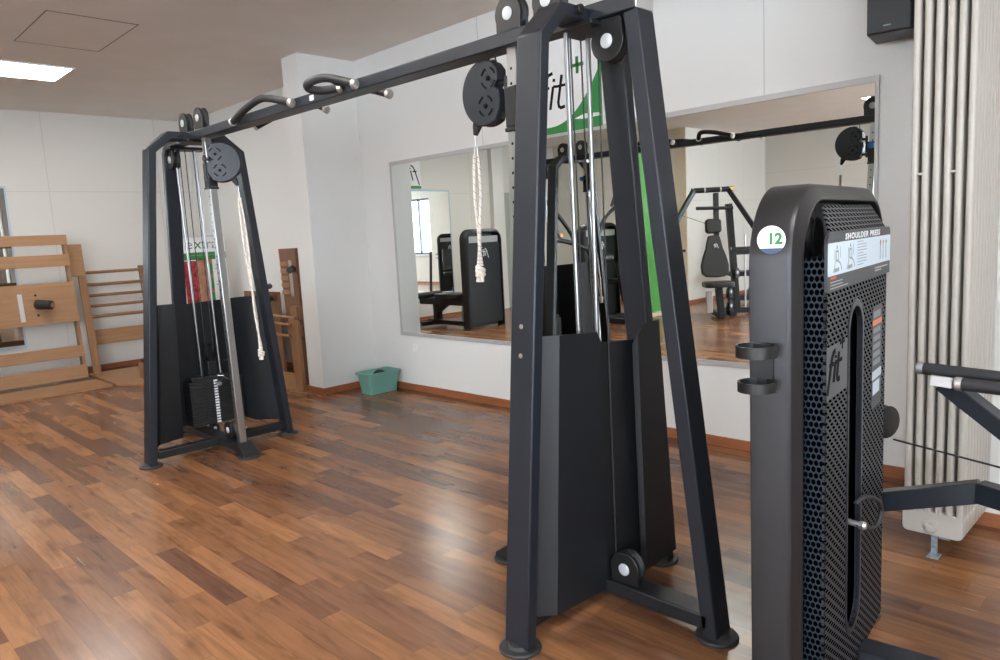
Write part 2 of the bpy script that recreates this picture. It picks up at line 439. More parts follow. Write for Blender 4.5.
# joints between the wall boards
s_ = MB(); T = .0015; G = .009
for y in (2.52, 3.83, -.42-.55, -2.2): s_.box(XL, XL+T, y-G/2, y+G/2, BH, ZC)
s_.box(XL, XL+T, YI, YF, 2.255-G/2, 2.255+G/2)
struct('trim_1', s_, M['seam'])
s_ = MB()
for x in (-4.4,): s_.box(x-G/2, x+G/2, YF-T, YF, 2.19, ZC)
s_.box(-2.0-G/3, -2.0+G/3, YF-T, YF, 2.19, ZC)
struct('trim_2', s_, M['seam'])
s_ = MB()
for z in (1.95, 2.45):
    s_.box(XI, -3.4, YB, YB+T, z-G/2, z+G/2)
s_.box(XI, XI+T, YB, YI, 1.90-G/2, 1.90+G/2)
for y in (-4.6, -5.6): s_.box(XI, XI+T, y-G/2, y+G/2, BH, ZC)
struct('trim_3', s_, M['seam'])
struct('trim_4', MB().box(XI-.22, XI+.012, YI-.02, YI+.012, 0, ZC), M['cream'])
# white door in the recess wall and a grey green door further left
def door(name, x0, x1, z1, m):
    t = empty(name, ((x0+x1)/2, YI, 0)); t['kind'] = 'structure'
    f = MB(); W_ = .07
    f.box(x0, x0+W_, YI, YI+.03, 0, z1); f.box(x1-W_, x1, YI, YI+.03, 0, z1); f.box(x0, x1, YI, YI+.03, z1-W_, z1)
    obj('door_frame', f, M['door'], t, bevel=.003)
    obj('door_leaf', MB().box(x0+W_, x1-W_, YI+.001, YI+.014, .01, z1-W_), m, t)
    h = MB().cyl((x0+.14, YI+.012, 1.03), (x0+.14, YI+.06, 1.03), .011, 12).tube([(x0+.14, YI+.055, 1.03), (x0+.27, YI+.055, 1.03)], .010, 10)
    obj('door_handle', h, M['satin'], t)
door('door_1', -8.35, -7.42, 2.24, M['door'])

# greenish cupboard opening and white post of the left wall behind the camera
t = empty('door_2', (XL, -2.3, 0)); t['kind'] = 'structure'
obj('door_frame', MB().box(XL, XL+.05, -1.86, -1.78, 0, 2.27).box(XL, XL+.05, -2.86, -2.78, 0, 2.27).box(XL, XL+.05, -2.78, -1.86, 2.20, 2.27), M['gdoor'], t, bevel=.003)
obj('door_leaf', MB().box(XL, XL+.02, -2.78, -1.86, .01, 2.20).box(XL+.02, XL+.028, -2.68, -1.96, .2, 2.05), M['gdoor'], t, bevel=.003)
struct('wall_post', MB().box(XL, XL+.10, -1.77, -1.47, 0, ZC), M['wall'], bevel=.003)

# ceiling lamps
def lamp(x, y, lab):
    t = empty('ceiling_light', (x, y, ZC-.02), 0, lab, 'ceiling light', 'led ceiling panels')
    h = .30
    obj('frame', MB().box(x-h-.02, x+h+.02, y-h-.02, y-h, ZC-.014, ZC).box(x-h-.02, x+h+.02, y+h, y+h+.02, ZC-.014, ZC)
        .box(x-h-.02, x-h, y-h, y+h, ZC-.014, ZC).box(x+h, x+h+.02, y-h, y+h, ZC-.014, ZC), M['white'], t)
    obj('diffuser', MB().box(x-h, x+h, y-h, y+h, ZC-.010, ZC), M['lamp'], t)
lamp(-8.04, 1.93, 'square glowing panel lamp in the ceiling at the left edge of the photo')
lamp(-3.72, -3.55, 'square ceiling panel lamp mirrored at the top right corner of the wide mirror')
for x, y in ((-3.72, 1.6-.2), (-3.72, -1.0), (.4, 1.4), (.4, -3.55), (-8.02, -1.0)):
    lamp(x, y, 'square ceiling panel lamp outside the photo frame')
# hatch in the ceiling
hx0, hx1, hy0, hy1 = -7.02, -6.05, 1.62, 2.25
h = MB()
for a in ((hx0, hx1, hy0, hy0+.008), (hx0, hx1, hy1-.008, hy1), (hx0, hx0+.010, hy0, hy1), (hx1-.010, hx1, hy0, hy1)):
    h.box(*a, ZC-.003, ZC)
t = empty('ceiling_hatch', ((hx0+hx1)/2, (hy0+hy1)/2, ZC-.003), 0, 'flush rectangular hatch outlined in the plain ceiling beside the glowing panel', 'hatch')
obj('hatch_leaf', MB().box(hx0+.01, hx1-.01, hy0+.008, hy1-.008, ZC-.0015, ZC), M['ceil'], t)
obj('joint', h, mat('ceiling_joint', (.24,.20,.17), .8), t)

# ---------------------------------------------------------------- mirrors
def wall_mirror(lab, a0, a1, z0, z1, side, railm, post=None):
    if side == 'front':
        t = empty('wall_mirror', ((a0+a1)/2, YF, z0), 0, lab, 'mirror')
        B = lambda m, u0, u1, d0, d1, zz0, zz1: m.box(u0, u1, YF-d1, YF-d0, zz0, zz1)
    else:
        t = empty('wall_mirror', (XL, (a0+a1)/2, z0), 0, lab, 'mirror')
        B = lambda m, u0, u1, d0, d1, zz0, zz1: m.box(XL+d0, XL+d1, u0, u1, zz0, zz1)
    obj('mirror_glass', B(MB(), a0, a1, .002, .007, z0, z1), M['mirror'], t)
    r = MB(); B(r, a0-.012, a1+.012, 0, .014, z1-.004, z1+.030); obj('top_rail', r, railm, t, bevel=.002)
    r = MB(); B(r, a0-.012, a1+.012, 0, .014, z0-.030, z0+.004); obj('bottom_rail', r, railm, t, bevel=.002)
    for u in (a0, a1):
        r = MB(); B(r, u-.010, u+.010, 0, .012, z0, z1); obj('side_rail', r, railm, t, bevel=.002)
    return t
wall_mirror('very wide frameless wall mirror with thin aluminium rails behind the cable machine', -5.67, -1.374, .565, 2.155, 'front', M['alu'])
wall_mirror('tall mirror on the end wall, its pale blue edge behind the wooden frames', -.42, 2.06, .43, 2.29, 'left', M['blueframe'])

# ---------------------------------------------------------------- signs
def fit_sign(lab, o, ux, uy, w, h, tx=.215):
    Mx = frameM(o, ux, uy); n = Vector(Mx.col[2][:3])
    if True:
        t = empty('wall_sign', Vector(o), 0, lab, 'sign')
        P = lambda x, y, d: Mx @ Vector((x, y, d))
        b = MB(); b.extrude([P(0,0,.002), P(w,0,.002), P(w,h,.002), P(0,h,.002)], n*.012)
        obj('board', b, M['label'], t)
        g = MB()
        # green sweep: along the bottom, rising at the right
        top = []; N_ = 26
        for i in range(N_+1):
            a = i/N_; top.append((a*w, min(h, .05 + .39*max(0, (.485-(1-a)*w)/.485)**2.2 + max(0, a-.990)*35)))
        pts = [P(0,0,.0142)] + [P(w,0,.0142)] + [P(x, min(y, h), .0142) for x, y in reversed(top)]
        g.extrude(pts, n*.0008); obj('green_sweep', g, M['green'], t)
        s_ = MB(); s_.extrude([P(w*.68, .115*h, .0152), P(w*.80, .10*h, .0152), P(w*.99, .105*h, .0152), P(w*.97, .135*h, .0152), P(w*.8, .15*h, .0152)], n*.0005)
        obj('white_streak', s_, M['label'], t)
        l = MB(); F = frameM(P(tx, h*.255, .0145), ux, uy); fit_logo(l, F, .27, plus=False)
        obj('lettering', l, M['ink'], t)
        l = MB(); plus_sign(l, frameM(P(tx+.055, h*.255-.035, .0147), ux, uy), .28); obj('plus_sign', l, M['green'], t)
    return t
fit_sign('white and green fit+ sign on the wall just above the wide mirror', (-3.97, YF, 2.175), (1,0,0), (0,0,1), .80, .70)
fit_sign('fit+ sign on the end wall above the tall mirror, seen only in reflection', (XL, .22, 2.33), (0,1,0), (0,0,1), .80, .55, .07)

# socket
t = empty('wall_socket', (-5.47, YF, .38), 0, 'small white round power socket on the wall below the left end of the mirror', 'socket')
obj('plate', MB().box(-5.51, -5.43, YF-.010, YF, .38, .46), M['white'], t, bevel=.006)
obj('socket_well', MB().lathe([(0,.027),(.004,.027),(.004,.024),(.001,.022)], (-5.47, YF-.010, .42), (0,-1,0), 24), M['white'], t)

# ---------------------------------------------------------------- cable crossover machine
CC = empty('cable_crossover', (-3.5, 2.2, 0), 0, 'large dark grey twin tower cable machine joined by an overhead beam', 'gym machine')
BW, BTk = .11, .055          # tube width and thickness
ZB = 2.235                   # beam centre height at the far end, sinking a little to the near end
ZN = 2.207
YC = 2.2
def pulley(mb_parent, c, ax, r, name='pulley', thick=.05, label=None):
    """housed pulley: rounded housing with silver axle cap"""
    c = Vector(c); ax = Vector(ax).normalized()
    p = obj(name, MB().lathe([(-thick/2, r*.86), (-thick/2+.006, r*.97), (-thick/2+.012, r), (-.006, r), (-.004, r*.9), (.004, r*.9), (.006, r), (thick/2-.012, r), (thick/2-.006, r*.97), (thick/2, r*.86)], c, ax, 36), M['black'], mb_parent)
    for s_ in (-1, 1):
        obj('axle_cap', MB().lathe([(0, r*.36), (.003, r*.36), (.005, r*.30)], c+ax*s_*thick/2, ax*s_, 24), M['cap'], p)
    return p
def housed_pulley(parent, c, ax, up, r, w=.055):
    """oval bracket with two cheek plates and a silver cap"""
    c = Vector(c); ax = Vector(ax).normalized(); up = Vector(up).normalized(); sd = ax.cross(up)
    pts = []
    for k in range(25):
        a = -PI*.12 + k/24*(PI*1.24); pts.append((math.cos(a)*r, math.sin(a)*r))
    pts += [(-r*.93, -r*.95), (-r*.62, -r*1.22), (r*.62, -r*1.22), (r*.93, -r*.95)]
    m = MB()
    for s_ in (-1, 1):
        A = [c + sd*x + up*y + ax*(s_*w/2 - (s_ > 0)*.014) for x, y in pts]
        m.extrude(A, ax*.014)
    p = obj('pulley_housing', m, M['black'], parent, bevel=.003)
    obj('pulley_wheel', MB().lathe([(-w/2+.014, r*.93), (-.004, r*.80), (.004, r*.80), (w/2-.014, r*.93)], c, ax, 32), M['rubber'], p)
    for s_ in (-1, 1):
        obj('axle_cap', MB().lathe([(0, r*.36), (.003, r*.36), (.005, r*.30)], c+ax*s_*w/2, ax*s_, 24), M['cap'], p)
    return p
def foot(parent, x, y):
    obj('foot_disc', MB().lathe([(0, .074), (.006, .076), (.012, .072), (.014, .050), (.020, .046), (.024, .040)], (x, y, 0), (0,0,1), 36), M['rubber'], parent)
TB = obj('top_beam', MB().bar((-5.50, YC, ZB), (-1.452, YC, ZN), BW, BTk), M['steel'], CC, bevel=.005)
obj('end_cap', MB().box(-1.452, -1.446, YC-.053, YC+.053, ZN-.026, ZN+.026), M['satin'], TB, bevel=.003)
def tower(cx, sg, ofoot, otop, xr, stackx, ys, ob, tilt, phi, ZB):
    """cx: plane of the fore and aft legs; sg +1 outward is +x; ofoot/otop outer leg centre x at floor/top; xr rail x"""
    # fore and aft legs, each bent at the top into the crossmember
    for d in (-1, 1):
        of = (.498 if sg > 0 else .528) if d < 0 else ob
        P = [(YC+d*of, .012), (YC+d*(.290+(.02 if sg < 0 else 0) if of > .45 else .172), ZB-.106), (YC+d*.185, ZB-.005), (YC+d*BW/2, ZB-.005)]
        leg = obj('leg', MB().poly_path(P, .047 if sg > 0 else .054, cx-BW/2, cx+BW/2, 'yz'), M['steel'], CC, bevel=.006)
        foot(leg, cx, YC+d*of)
        if d < 0:
            for z in (1.035, 1.135) if sg > 0 else ():
                yy = YC-.498+.208*z/2.093-.0235
                obj('bolt', MB().lathe([(0,.009),(.003,.008),(.003,.004)], (cx-.005, yy, z), (0,-1,-.1), 16), M['satin'], leg)
    # outer leg: goes up and folds into the beam
    tx = otop; P = [(ofoot, .012), (tx, ZB-BTk/2-.001)] if sg > 0 else [(ofoot, .012), (tx+sg*.004, 2.16), (tx-sg*.065, ZB), (tx-sg*.16, ZB)]
    leg = obj('leg', MB().poly_path(P, .058 if sg > 0 else .050, YC-.050, YC+.050, 'xz'), M['steel'], CC, bevel=.006)
    foot(leg, ofoot, YC)
    # base bars
    obj('base_bar', MB().box(*sorted((cx-sg*.085, cx-sg*.025)), YC-.47, YC+ob-.03, .020, .060) if sg > 0 else MB().box(cx-.035, cx+.035, YC-.48, YC+.48, .045, .10), M['steel2'], CC, bevel=.005)
    xb = xr - sg*.09        # foot of the slanting rail
    xi = xb - sg*.02
    obj('base_bar', MB().box(*sorted((xi, ofoot-sg*.01)), YC-.05, YC+.05, .040, .095), M['steel2'], CC, bevel=.005)
    # shoe under the adjustable rail
    fp = [(xb+sg*.06, .098), (xb-sg*.035, .100), (xb-sg*.125, .040), (xb-sg*.130, .016), (xb+sg*.02, .016)]
    sh = obj('rail_shoe', MB().extrude([(x, YC-.055, z) for x, z in fp], (0,.11,0)), M['steel2'], CC, bevel=.004)
    foot(sh, xb-sg*.085, YC)
    # chrome rail with index holes
    rl = obj('adjustment_rail', MB().bar((xb, YC, .085), (xr, YC, ZB-.02), .05, .05, (1,0,0)), M['railchrome'], CC, bevel=.004)
    hm = MB()
    for k in range(30):
        z = .42+k*.058; xk = xb+(xr-xb)*z/2.2
        hm.cyl((xk, YC-.0255, z), (xk, YC-.0245, z), .006, 12); hm.cyl((xk, YC+.0245, z), (xk, YC+.0255, z), .006, 12)
    obj('index_holes', hm, M['ink'], rl)
    # sliding collar
    zc = 1.95
    cl = obj('slide_collar', MB().box(xr-sg*.008-.033, xr-sg*.008+.033, YC-.034, YC+.034, zc-.075, zc+.085), M['steel2'], CC, bevel=.006)
    obj('pop_pin', MB().lathe([(0,.010),(.02,.010),(.024,.022),(.05,.024),(.054,.018)], (xr, YC+.038, zc+.05), (0,1,0), 20), M['blue'], cl)
    obj('collar_stop', MB().box(xr-sg*.008-.036, xr-sg*.008+.036, YC-.037, YC+.037, zc-.090, zc-.075), M['black'], cl, bevel=.003)
    # swivelling arm pulley (two wheels in one kidney-shaped guard)
    # local frame: +x towards the rail hinge, y across, origin at the guard centre
    dirv = Vector((-sg*math.cos(phi), math.sin(phi), 0)); hp = Vector((xr-sg*.045, YC, 0)); gc = hp + dirv*(.118 if sg > 0 else .062)
    pz = 2.035
    MG = Matrix((( -dirv.x, dirv.y, 0), (-dirv.y, -dirv.x, 0), (0,0,1))).to_4x4(); MG.translation = Vector((gc.x, gc.y, pz))
    R = .128; pts = []
    for k in range(40):
        a = PI*.42 + k/39*(PI*1.24); pts.append((math.cos(a)*R, math.sin(a)*R))
    pts += [(.082,-.075), (.088,-.045), (.088,.0), (.056,.014), (.080,.040), (.080,.082), (.056,.112)]
    T = lambda x, y, z: MG @ Vector((x, y, z))
    g = MB(); g.extrude([T(x, -.028, z) for x, z in pts], MG.to_3x3()@Vector((0,.056,0)))
    gd = obj('swivel_pulley_guard', g, M['steel'], CC, bevel=.002, seg=1)
    rim = MB()
    for q in (-.020, .020): rim.tube([T(x, q, z) for x, z in pts[:40]], .007, 8)
    obj('guard_rim', rim, M['black'], gd)
    sl = MB()
    for cxz in ((.030, .053), (.008, -.055)):
        for side in (-1, 1):
            for q in range(4):
                a0 = q*PI/2+.35
                sl.tube([T(cxz[0]+math.cos(a0+t*.85/5)*.040, side*.0285, cxz[1]+math.sin(a0+t*.85/5)*.040) for t in range(6)], .0040, 6)
            sl.lathe([(0,.010),(.006,.009),(.009,.005)], T(cxz[0], side*.028, cxz[1]), MG.to_3x3()@Vector((0,side,0)), 16)
    obj('guard_slots', sl, M['ink'], gd)
    hn = MB()
    for dz in (.025, -.095): hn.cyl(T(.07,0,dz), T(.118,0,dz), .010, 12)
    hn.cyl(T(.105,0,-.12), T(.105,0,.05), .010, 12)
    obj('swivel_hinge', hn, M['black'], gd)
    obj('cable_stopper', MB().tube([T(-.068,0,-.100), T(-.080,0,-.128), T(-.092,0,-.158)], [.023,.019,.010], 16), M['rubber'], gd)
    tip = T(-.094, 0, -.162)
    # guide rods, weight stack
    for dy in ((-.055, .045) if sg > 0 else (-.072, .072)):
        obj('guide_rod', MB().cyl((stackx, ys+dy, .10), (stackx+sg*tilt, ys+dy+(.030 if sg > 0 and dy > 0 else 0 if sg > 0 else -.03), ZB-.02), .0095, 16), M['rodchrome'], CC)
    pl = MB(); nP = 14 if sg > 0 else 16; z0 = .232 if sg > 0 else .125; ph = .0215
    for k in range(nP):
        pl.box(stackx-.062, stackx+.062, ys-.205, ys+.205, z0+k*ph, z0+k*ph+ph-.0028)
    W = obj('weight_stack', pl, M['iron'], CC, bevel=.0015, seg=1)
    ztop = z0+nP*ph
    obj('top_plate', MB().box(stackx-.055, stackx+.055, ys-.18, ys+.18, ztop, ztop+.030), M['iron'], W, bevel=.004)
    si = stackx-sg*.0625
    nb = MB()
    for k in range(nP): nb.box(*sorted((si, si-sg*.0012)), ys-.022, ys+.008, z0+k*ph+.002, z0+k*ph+ph-.005)
    obj('number_strip', nb, M['label'], W)
    obj('selector_pin', MB().cyl((si, ys-.005, ztop-.03), (si-sg*.05, ys-.005, ztop-.03), .006, 10).lathe([(0,.008),(.02,.016),(.035,.014)], (si-sg*.045, ys-.005, ztop-.03), (-sg,0,0), 14)
        .tube([(si-sg*.03, ys+.00, ztop+.03), (si-sg*.05, ys+.04, ztop+.02), (si-sg*.045, ys+.06, ztop), (si-sg*.02, ys+.09, ztop-.015)], .004, 6), M['satin'], W)
    # travelling pulley over the stack with its yoke
    obj('stack_pulley', MB().lathe([(-.018,.062),(-.012,.070),(-.004,.060),(.004,.060),(.012,.070),(.018,.062)], (stackx, ys, ztop+.20), (.75,.66,0), 30), M['black'], W)
    obj('yoke', MB().box(stackx-.028, stackx+.028, ys-.035, ys+.035, ztop+.03, ztop+.14), M['steel2'], W, bevel=.004)
    # base pulleys
    housed_pulley(CC, (stackx, ys-.03, .155 if sg > 0 else .080), (1,0,0), (0,0,1), .055 if sg > 0 else .036, .05)
    # cables
    cb = MB(); r_ = .0032
    cb.tube([(stackx, ys-.03, ztop+.2), (stackx+sg*tilt, ys-.03, ZB-.03)], r_, 6)
    cb.tube([(stackx, ys+.03, ztop+.2), (stackx+sg*tilt, ys+.03, ZB-.03)], r_, 6)
    cb.tube([T(.05,0,.08), T(.05,0,.20)], r_, 6)
    cb.tube([(otop-sg*.165, YC-.0, .19), (otop-sg*.175, YC, 2.12)], r_, 6)
    obj('cable', cb, M['rubber'], CC)
    # shroud panels hung between the legs around the weight stack
    return tip
tipn = tower(-1.70, 1, -1.213, -1.475, -2.055, -1.735, 2.2, .40, -.015, 0.0, ZN)
tipf = tower(-5.15, -1, -5.84, -5.60, -4.955, -5.53, 2.315, .498, .0, math.radians(56), ZB)

def panel(pts_bottom, pts_top, th, parent=CC, lab=None, m=None):
    """folded sheet: list of (x,y,z) along the bottom and along the top"""
    A = [Vector(p) for p in pts_bottom]; B = [Vector(p) for p in pts_top]
    off = Vector((th, 0, 0)); mb = MB()
    n = len(A)
    r = []
    for a, b in zip(A, B): r.append([a, b, b+off, a+off])
    mb.rings(r); return obj('shroud_panel', mb, m or M['sheet'], parent, bevel=.0015, seg=1)
# near tower: forward folded panel, middle strip, rear panel with rounded corner
zb = .115
zl = .055
panel([(-1.76,1.775,zl), (-1.735,1.82,zl), (-1.68,1.880,zl), (-1.660,2.14,zl), (-1.660,2.168,zl)],
      [(-1.76,1.86,1.085), (-1.735,1.905,1.085), (-1.68,1.955,1.085), (-1.655,2.14,1.075), (-1.655,2.168,1.03)], .004)
panel([(-1.665,2.172,zl), (-1.665,2.44,zl)], [(-1.665,2.172,1.03), (-1.665,2.43,1.01)], .004)
zs = [(-1.64,2.365,zb-.05), (-1.62,2.372,zb-.05), (-1.62,2.44,zb-.05), (-1.62,2.595,zb-.04)]
panel(zs, [(-1.64,2.345,1.00), (-1.62,2.352,1.04), (-1.62,2.400,1.078), (-1.62,2.502,1.08)], .004)
# far tower: one folded panel each side of the weight stack, open towards the rods
panel([(-5.165,1.725,zb), (-5.24,1.78,zb), (-5.29,1.96,zb), (-5.64,2.04,zb), (-5.64,2.20,zb)],
      [(-5.165,1.815,1.09), (-5.24,1.87,1.09), (-5.29,2.00,1.085), (-5.64,2.05,1.06), (-5.64,2.20,1.05)], -.004)
panel([(-5.165,2.675,zb), (-5.24,2.62,zb), (-5.34,2.54,zb), (-5.64,2.54,zb), (-5.64,2.20,zb)],
      [(-5.165,2.585,1.09), (-5.24,2.53,1.09), (-5.34,2.50,1.085), (-5.64,2.50,1.06), (-5.64,2.20,1.05)], -.004)
obj('rod_bracket', MB().box(-5.60, -5.45, 2.15, 2.43, ZB-.045, ZB-.028), M['black'], CC, bevel=.003)
# pulleys on and under the beam
ZT = ZB+BTk/2; ZTN = ZN+BTk/2
housed_pulley(CC, (-2.065, YC, ZTN+.078), (0,1,0), (0,0,1), .070, .052)
housed_pulley(CC, (-1.865, YC, ZTN+.078), (0,1,0), (0,0,1), .070, .052)
housed_pulley(CC, (-5.005, YC, ZT+.078), (0,1,0), (0,0,1), .070, .052)
housed_pulley(CC, (-5.255, YC, ZT+.078), (0,1,0), (0,0,1), .070, .052)
housed_pulley(CC, (-1.590, YC, 2.105), (0,1,0), (0,0,-1), .070, .055)
housed_pulley(CC, (-5.545, YC, 2.120), (0,1,0), (0,0,-1), .070, .055)
housed_pulley(CC, (-1.585, YC, .150), (0,1,0), (0,0,1), .066, .055)
housed_pulley(CC, (-5.02, YC, .165), (0,1,0), (0,0,1), .060, .055)
# clamp plates joining legs and beam
for cx, zz in ((-1.70, ZN), (-5.15, ZB)):
    obj('joint_plate', MB().box(cx-.09, cx+.09, YC-.085, YC+.085, zz-.045, zz-.028).cyl((cx+.056, YC-.115, zz), (cx+.075, YC-.115, zz), .017, 16), M['black'], CC, bevel=.003)
# pull-up grips
def arc_path(pts, k=6):
    out = []
    P = [Vector(p) for p in pts]
    for i in range(len(P)-1):
        p0 = P[max(i-1,0)]; p1 = P[i]; p2 = P[i+1]; p3 = P[min(i+2,len(P)-1)]
        for j in range(k):
            t = j/k
            out.append(.5*((2*p1)+(-p0+p2)*t+(2*p0-5*p1+4*p2-p3)*t*t+(-p0+3*p1-3*p2+p3)*t**3))
    out.append(P[-1]); return out
def grip(pts):
    p = arc_path(pts); g = obj('pull_up_grip', MB().tube(p, .0205, 16), M['foam'], CC)
    for a, b in ((p[0], p[1]), (p[-1], p[-2])):
        d = (a-b).normalized()
        obj('end_ring', MB().lathe([(-.014,.0215),(-.012,.024),(.006,.024),(.010,.018)], a, d, 20), M['satin'], g)
    mid = p[int(len(p)*.80)]
    s_ = -1 if mid.y < YC else 1
    obj('stub', MB().cyl(mid, (mid.x, YC+s_*.052, 2.222), .011, 12), M['black'], g)
grip([(-4.385,YC-.075,2.222), (-4.15,YC-.11,2.256), (-3.93,YC-.13,2.276), (-3.80,YC-.13,2.262), (-3.62,YC-.105,2.212)])
grip([(-3.20,YC-.07,2.222), (-3.27,YC-.13,2.214), (-3.295,YC-.19,2.222), (-3.27,YC-.20,2.245), (-3.19,YC-.15,2.258), (-3.025,YC-.10,2.205)])
grip([(-4.385,YC+.075,2.205), (-4.15,YC+.16,2.27), (-3.90,YC+.20,2.272), (-3.76,YC+.20,2.225)])
grip([(-3.55,YC+.10,2.235), (-3.48,YC+.18,2.28), (-3.33,YC+.20,2.262), (-3.157,YC+.20,2.209)])
obj('beam_sticker', MB().box(-3.515, -3.475, YC-BW/2-.001, YC-BW/2, (ZB+ZN)/2-.012, (ZB+ZN)/2+.014), M['lblue'], CC)

# ropes hanging from the arm pulleys
def rope(tip, zend, dx, lab):
    x, YC, z0 = tip
    t = empty('rope_handle', (x, YC, zend), 0, lab, 'rope')
    c = MB(); c.tube([(x, YC, z0), (x, YC, z0-.040)], .0035, 8)
    loop = [(x+math.cos(a)*.010, YC, z0-.060+math.sin(a)*.022) for a in [k*2*PI/16 for k in range(16)]]
    c.tube(loop, .0032, 8, closed=True)
    obj('carabiner', c, M['satin'], t)
    zt = z0-.078
    for k, o in enumerate((-.009, .010)):
        P = [(x+o*.6, YC+o*.5, zt), (x+o+dx*.3, YC+o, zt-(zt-zend)*.3), (x+o*1.1+dx*.7, YC-o, zt-(zt-zend)*.7), (x+o*.8+dx, YC+o*.3, zend+.05)]
        pp = arc_path(P, 5)
        st = obj('rope_strand', MB().tube(pp, .0075, 10), M['rope'], t)
        hx = []
        tot = len(pp)-1
        for q in range(150):
            u = q/149*tot; i = min(int(u), tot-1); p = pp[i].lerp(pp[i+1], u-i); a = q*.75+k
            hx.append((p.x+math.cos(a)*.0073, p.y+math.sin(a)*.0073, p.z))
        obj('fleck_thread', MB().tube(hx, .0013, 5), M['ropeo'], st)
    kn = MB()
    for q in range(3):
        a = q*2.1
        kn.tube([(x+dx+math.cos(a+b)*.014, YC+math.sin(a+b)*.014, zend+.035-.006*b+q*.006) for b in [j*.7 for j in range(8)]], .010, 10)
    for q in (-1, 1): kn.tube([(x+dx+q*.008, YC, zend+.02), (x+dx+q*.012, YC-.004, zend-.02)], [.009,.010], 10)
    obj('knot', kn, M['rope'], t)
rope(tipn, 1.270, -.014, 'pale flecked rope with knotted end hanging from the nearer round pulley guard')
rope(tipf, .70, .11, 'long pale rope with knotted end hanging at the far tower of the cable machine')

# ---------------------------------------------------------------- shoulder press machine (foreground right)
TH = math.radians(6.5)
SP = empty('shoulder_press_machine', (-.807, 2.615, 0), TH, 'tall dark grey weight tower marked SHOULDER PRESS with cup holder and round 12 sticker', 'gym machine')
# local frame: x = out of the front, y = away from the camera along the front, z up
def arch(o, n=14, y0=-.80, y1=.25, zt=1.545, r=.215):
    """inverted U outline inset by o"""
    pts = [(y0+o, .03)]
    rr = r-o*.75
    for k in range(n+1):
        a = PI - k/n*PI/2; pts.append((y0+o+rr+math.cos(a)*rr, zt-o-rr+math.sin(a)*rr))
    for k in range(n+1):
        a = PI/2 - k/n*PI/2; pts.append((y1-o-rr+math.cos(a)*rr, zt-o-rr+math.sin(a)*rr))
    pts.append((y1-o, .03)); return pts
prof = [(0,-.172), (0,-.080), (.006,-.066), (.040,-.046), (.047,-.048), (.047,-.172)]   # inset, x
rings = []
A = [arch(o) for o, _ in prof]
for i in range(len(A[0])):
    rings.append([(x, A[k][i][0], A[k][i][1]) for k, (o, x) in enumerate(prof)])
fr = obj('arched_frame', MB().rings(rings), M['steeldeep'], SP, local=True, bevel=.003, sharp=40)
# back cover closing the arch
bk = arch(.044)
obj('back_cover', MB().extrude([(-.168, y, z) for y, z in bk], (.012,0,0)), M['steel2'], SP, local=True)
# honeycomb side sheet and front cover
obj('honeycomb_side', MB().box(-.150, .0, -.722, -.716, .06, 1.352), M['hex'], SP, local=True)
obj('honeycomb_side', MB().box(-.150, .0, .0, .006, .06, 1.352), M['hex'], SP, local=True)
# front cover with a tall rounded slot
def rrect(y0, y1, z0, z1, r, n=8):
    P = []
    for cy, cz, a0 in ((y1-r, z1-r, 0), (y0+r, z1-r, PI/2), (y0+r, z0+r, PI), (y1-r, z0+r, 1.5*PI)):
        for k in range(n+1):
            a = a0+k/n*PI/2; P.append((cy+math.cos(a)*r, cz+math.sin(a)*r))
    return P
def plate_with_slot(y0, y1, z0, z1, slot, x0, x1):
    """frame-shaped sheet: outer rectangle matched point by point with the slot outline"""
    m = MB(); outer = []
    cy = sum(p[0] for p in slot)/len(slot); cz = (z0+z1)/2
    n = len(slot); q = n//4
    for i, (y, z) in enumerate(slot):
        s_, j = i//q, i % q
        t_ = j/(q-1)
        # quarters: right-top, left-top, left-bottom, right-bottom
        if s_ == 0: p = (y1, z) if t_ < .5 else (y, z1)
        elif s_ == 1: p = (y, z1) if t_ < .5 else (y0, z)
        elif s_ == 2: p = (y0, z) if t_ < .5 else (y, z0)
        else: p = (y, z0) if t_ < .5 else (y1, z)
        if j == (q-1)//2: p = [(y1, z1), (y0, z1), (y0, z0), (y1, z0)][s_]
        outer.append(p)
    A = [(x1, y, z) for y, z in outer]; B = [(x1, y, z) for y, z in slot]; C = [(x0, y, z) for y, z in slot]; D = [(x0, y, z) for y, z in outer]
    m.rings([A, B, C, D], closed=True, cap=False); return m
slot = rrect(-.492, -.338, .21, 1.195, .076)
fc = obj('front_cover', plate_with_slot(-.722, .006, .06, 1.31, slot, -.008, .0), M['slot'], SP, local=True, sharp=30)
# raised smooth lip round the slot
lip = rrect(-.506, -.318, .19, 1.215, .088); lm = MB()
lm.rings([[(0.0005, y, z) for y, z in lip], [(.004, y, z) for y, z in rrect(-.502, -.324, .195, 1.21, .084)], [(.004, y, z) for y, z in slot], [(-.012, y, z) for y, z in slot]], cap=False)
obj('slot_lip', lm, M['steel'], fc, local=True)
# smooth window plate with fit+ lettering
obj('logo_plate', MB().box(.0, .002, -.720, -.512, .975, 1.115), mat('logo_plate_grey', (.060,.062,.068), .42, .2), fc, local=True)
lg = MB(); fit_logo(lg, frameM((.0022,-.705,1.015), (0,1,0), (0,0,1)) @ Matrix.Diagonal((1.35,1,1,1)), .088, w=.16); obj('lettering', lg, M['ink'], fc, local=True)
# inner workings seen through the slot and below the hood
obj('inner_box', MB().box(-.145, -.040, -.70, -.02, .07, 1.30), M['ink'], SP, local=True)
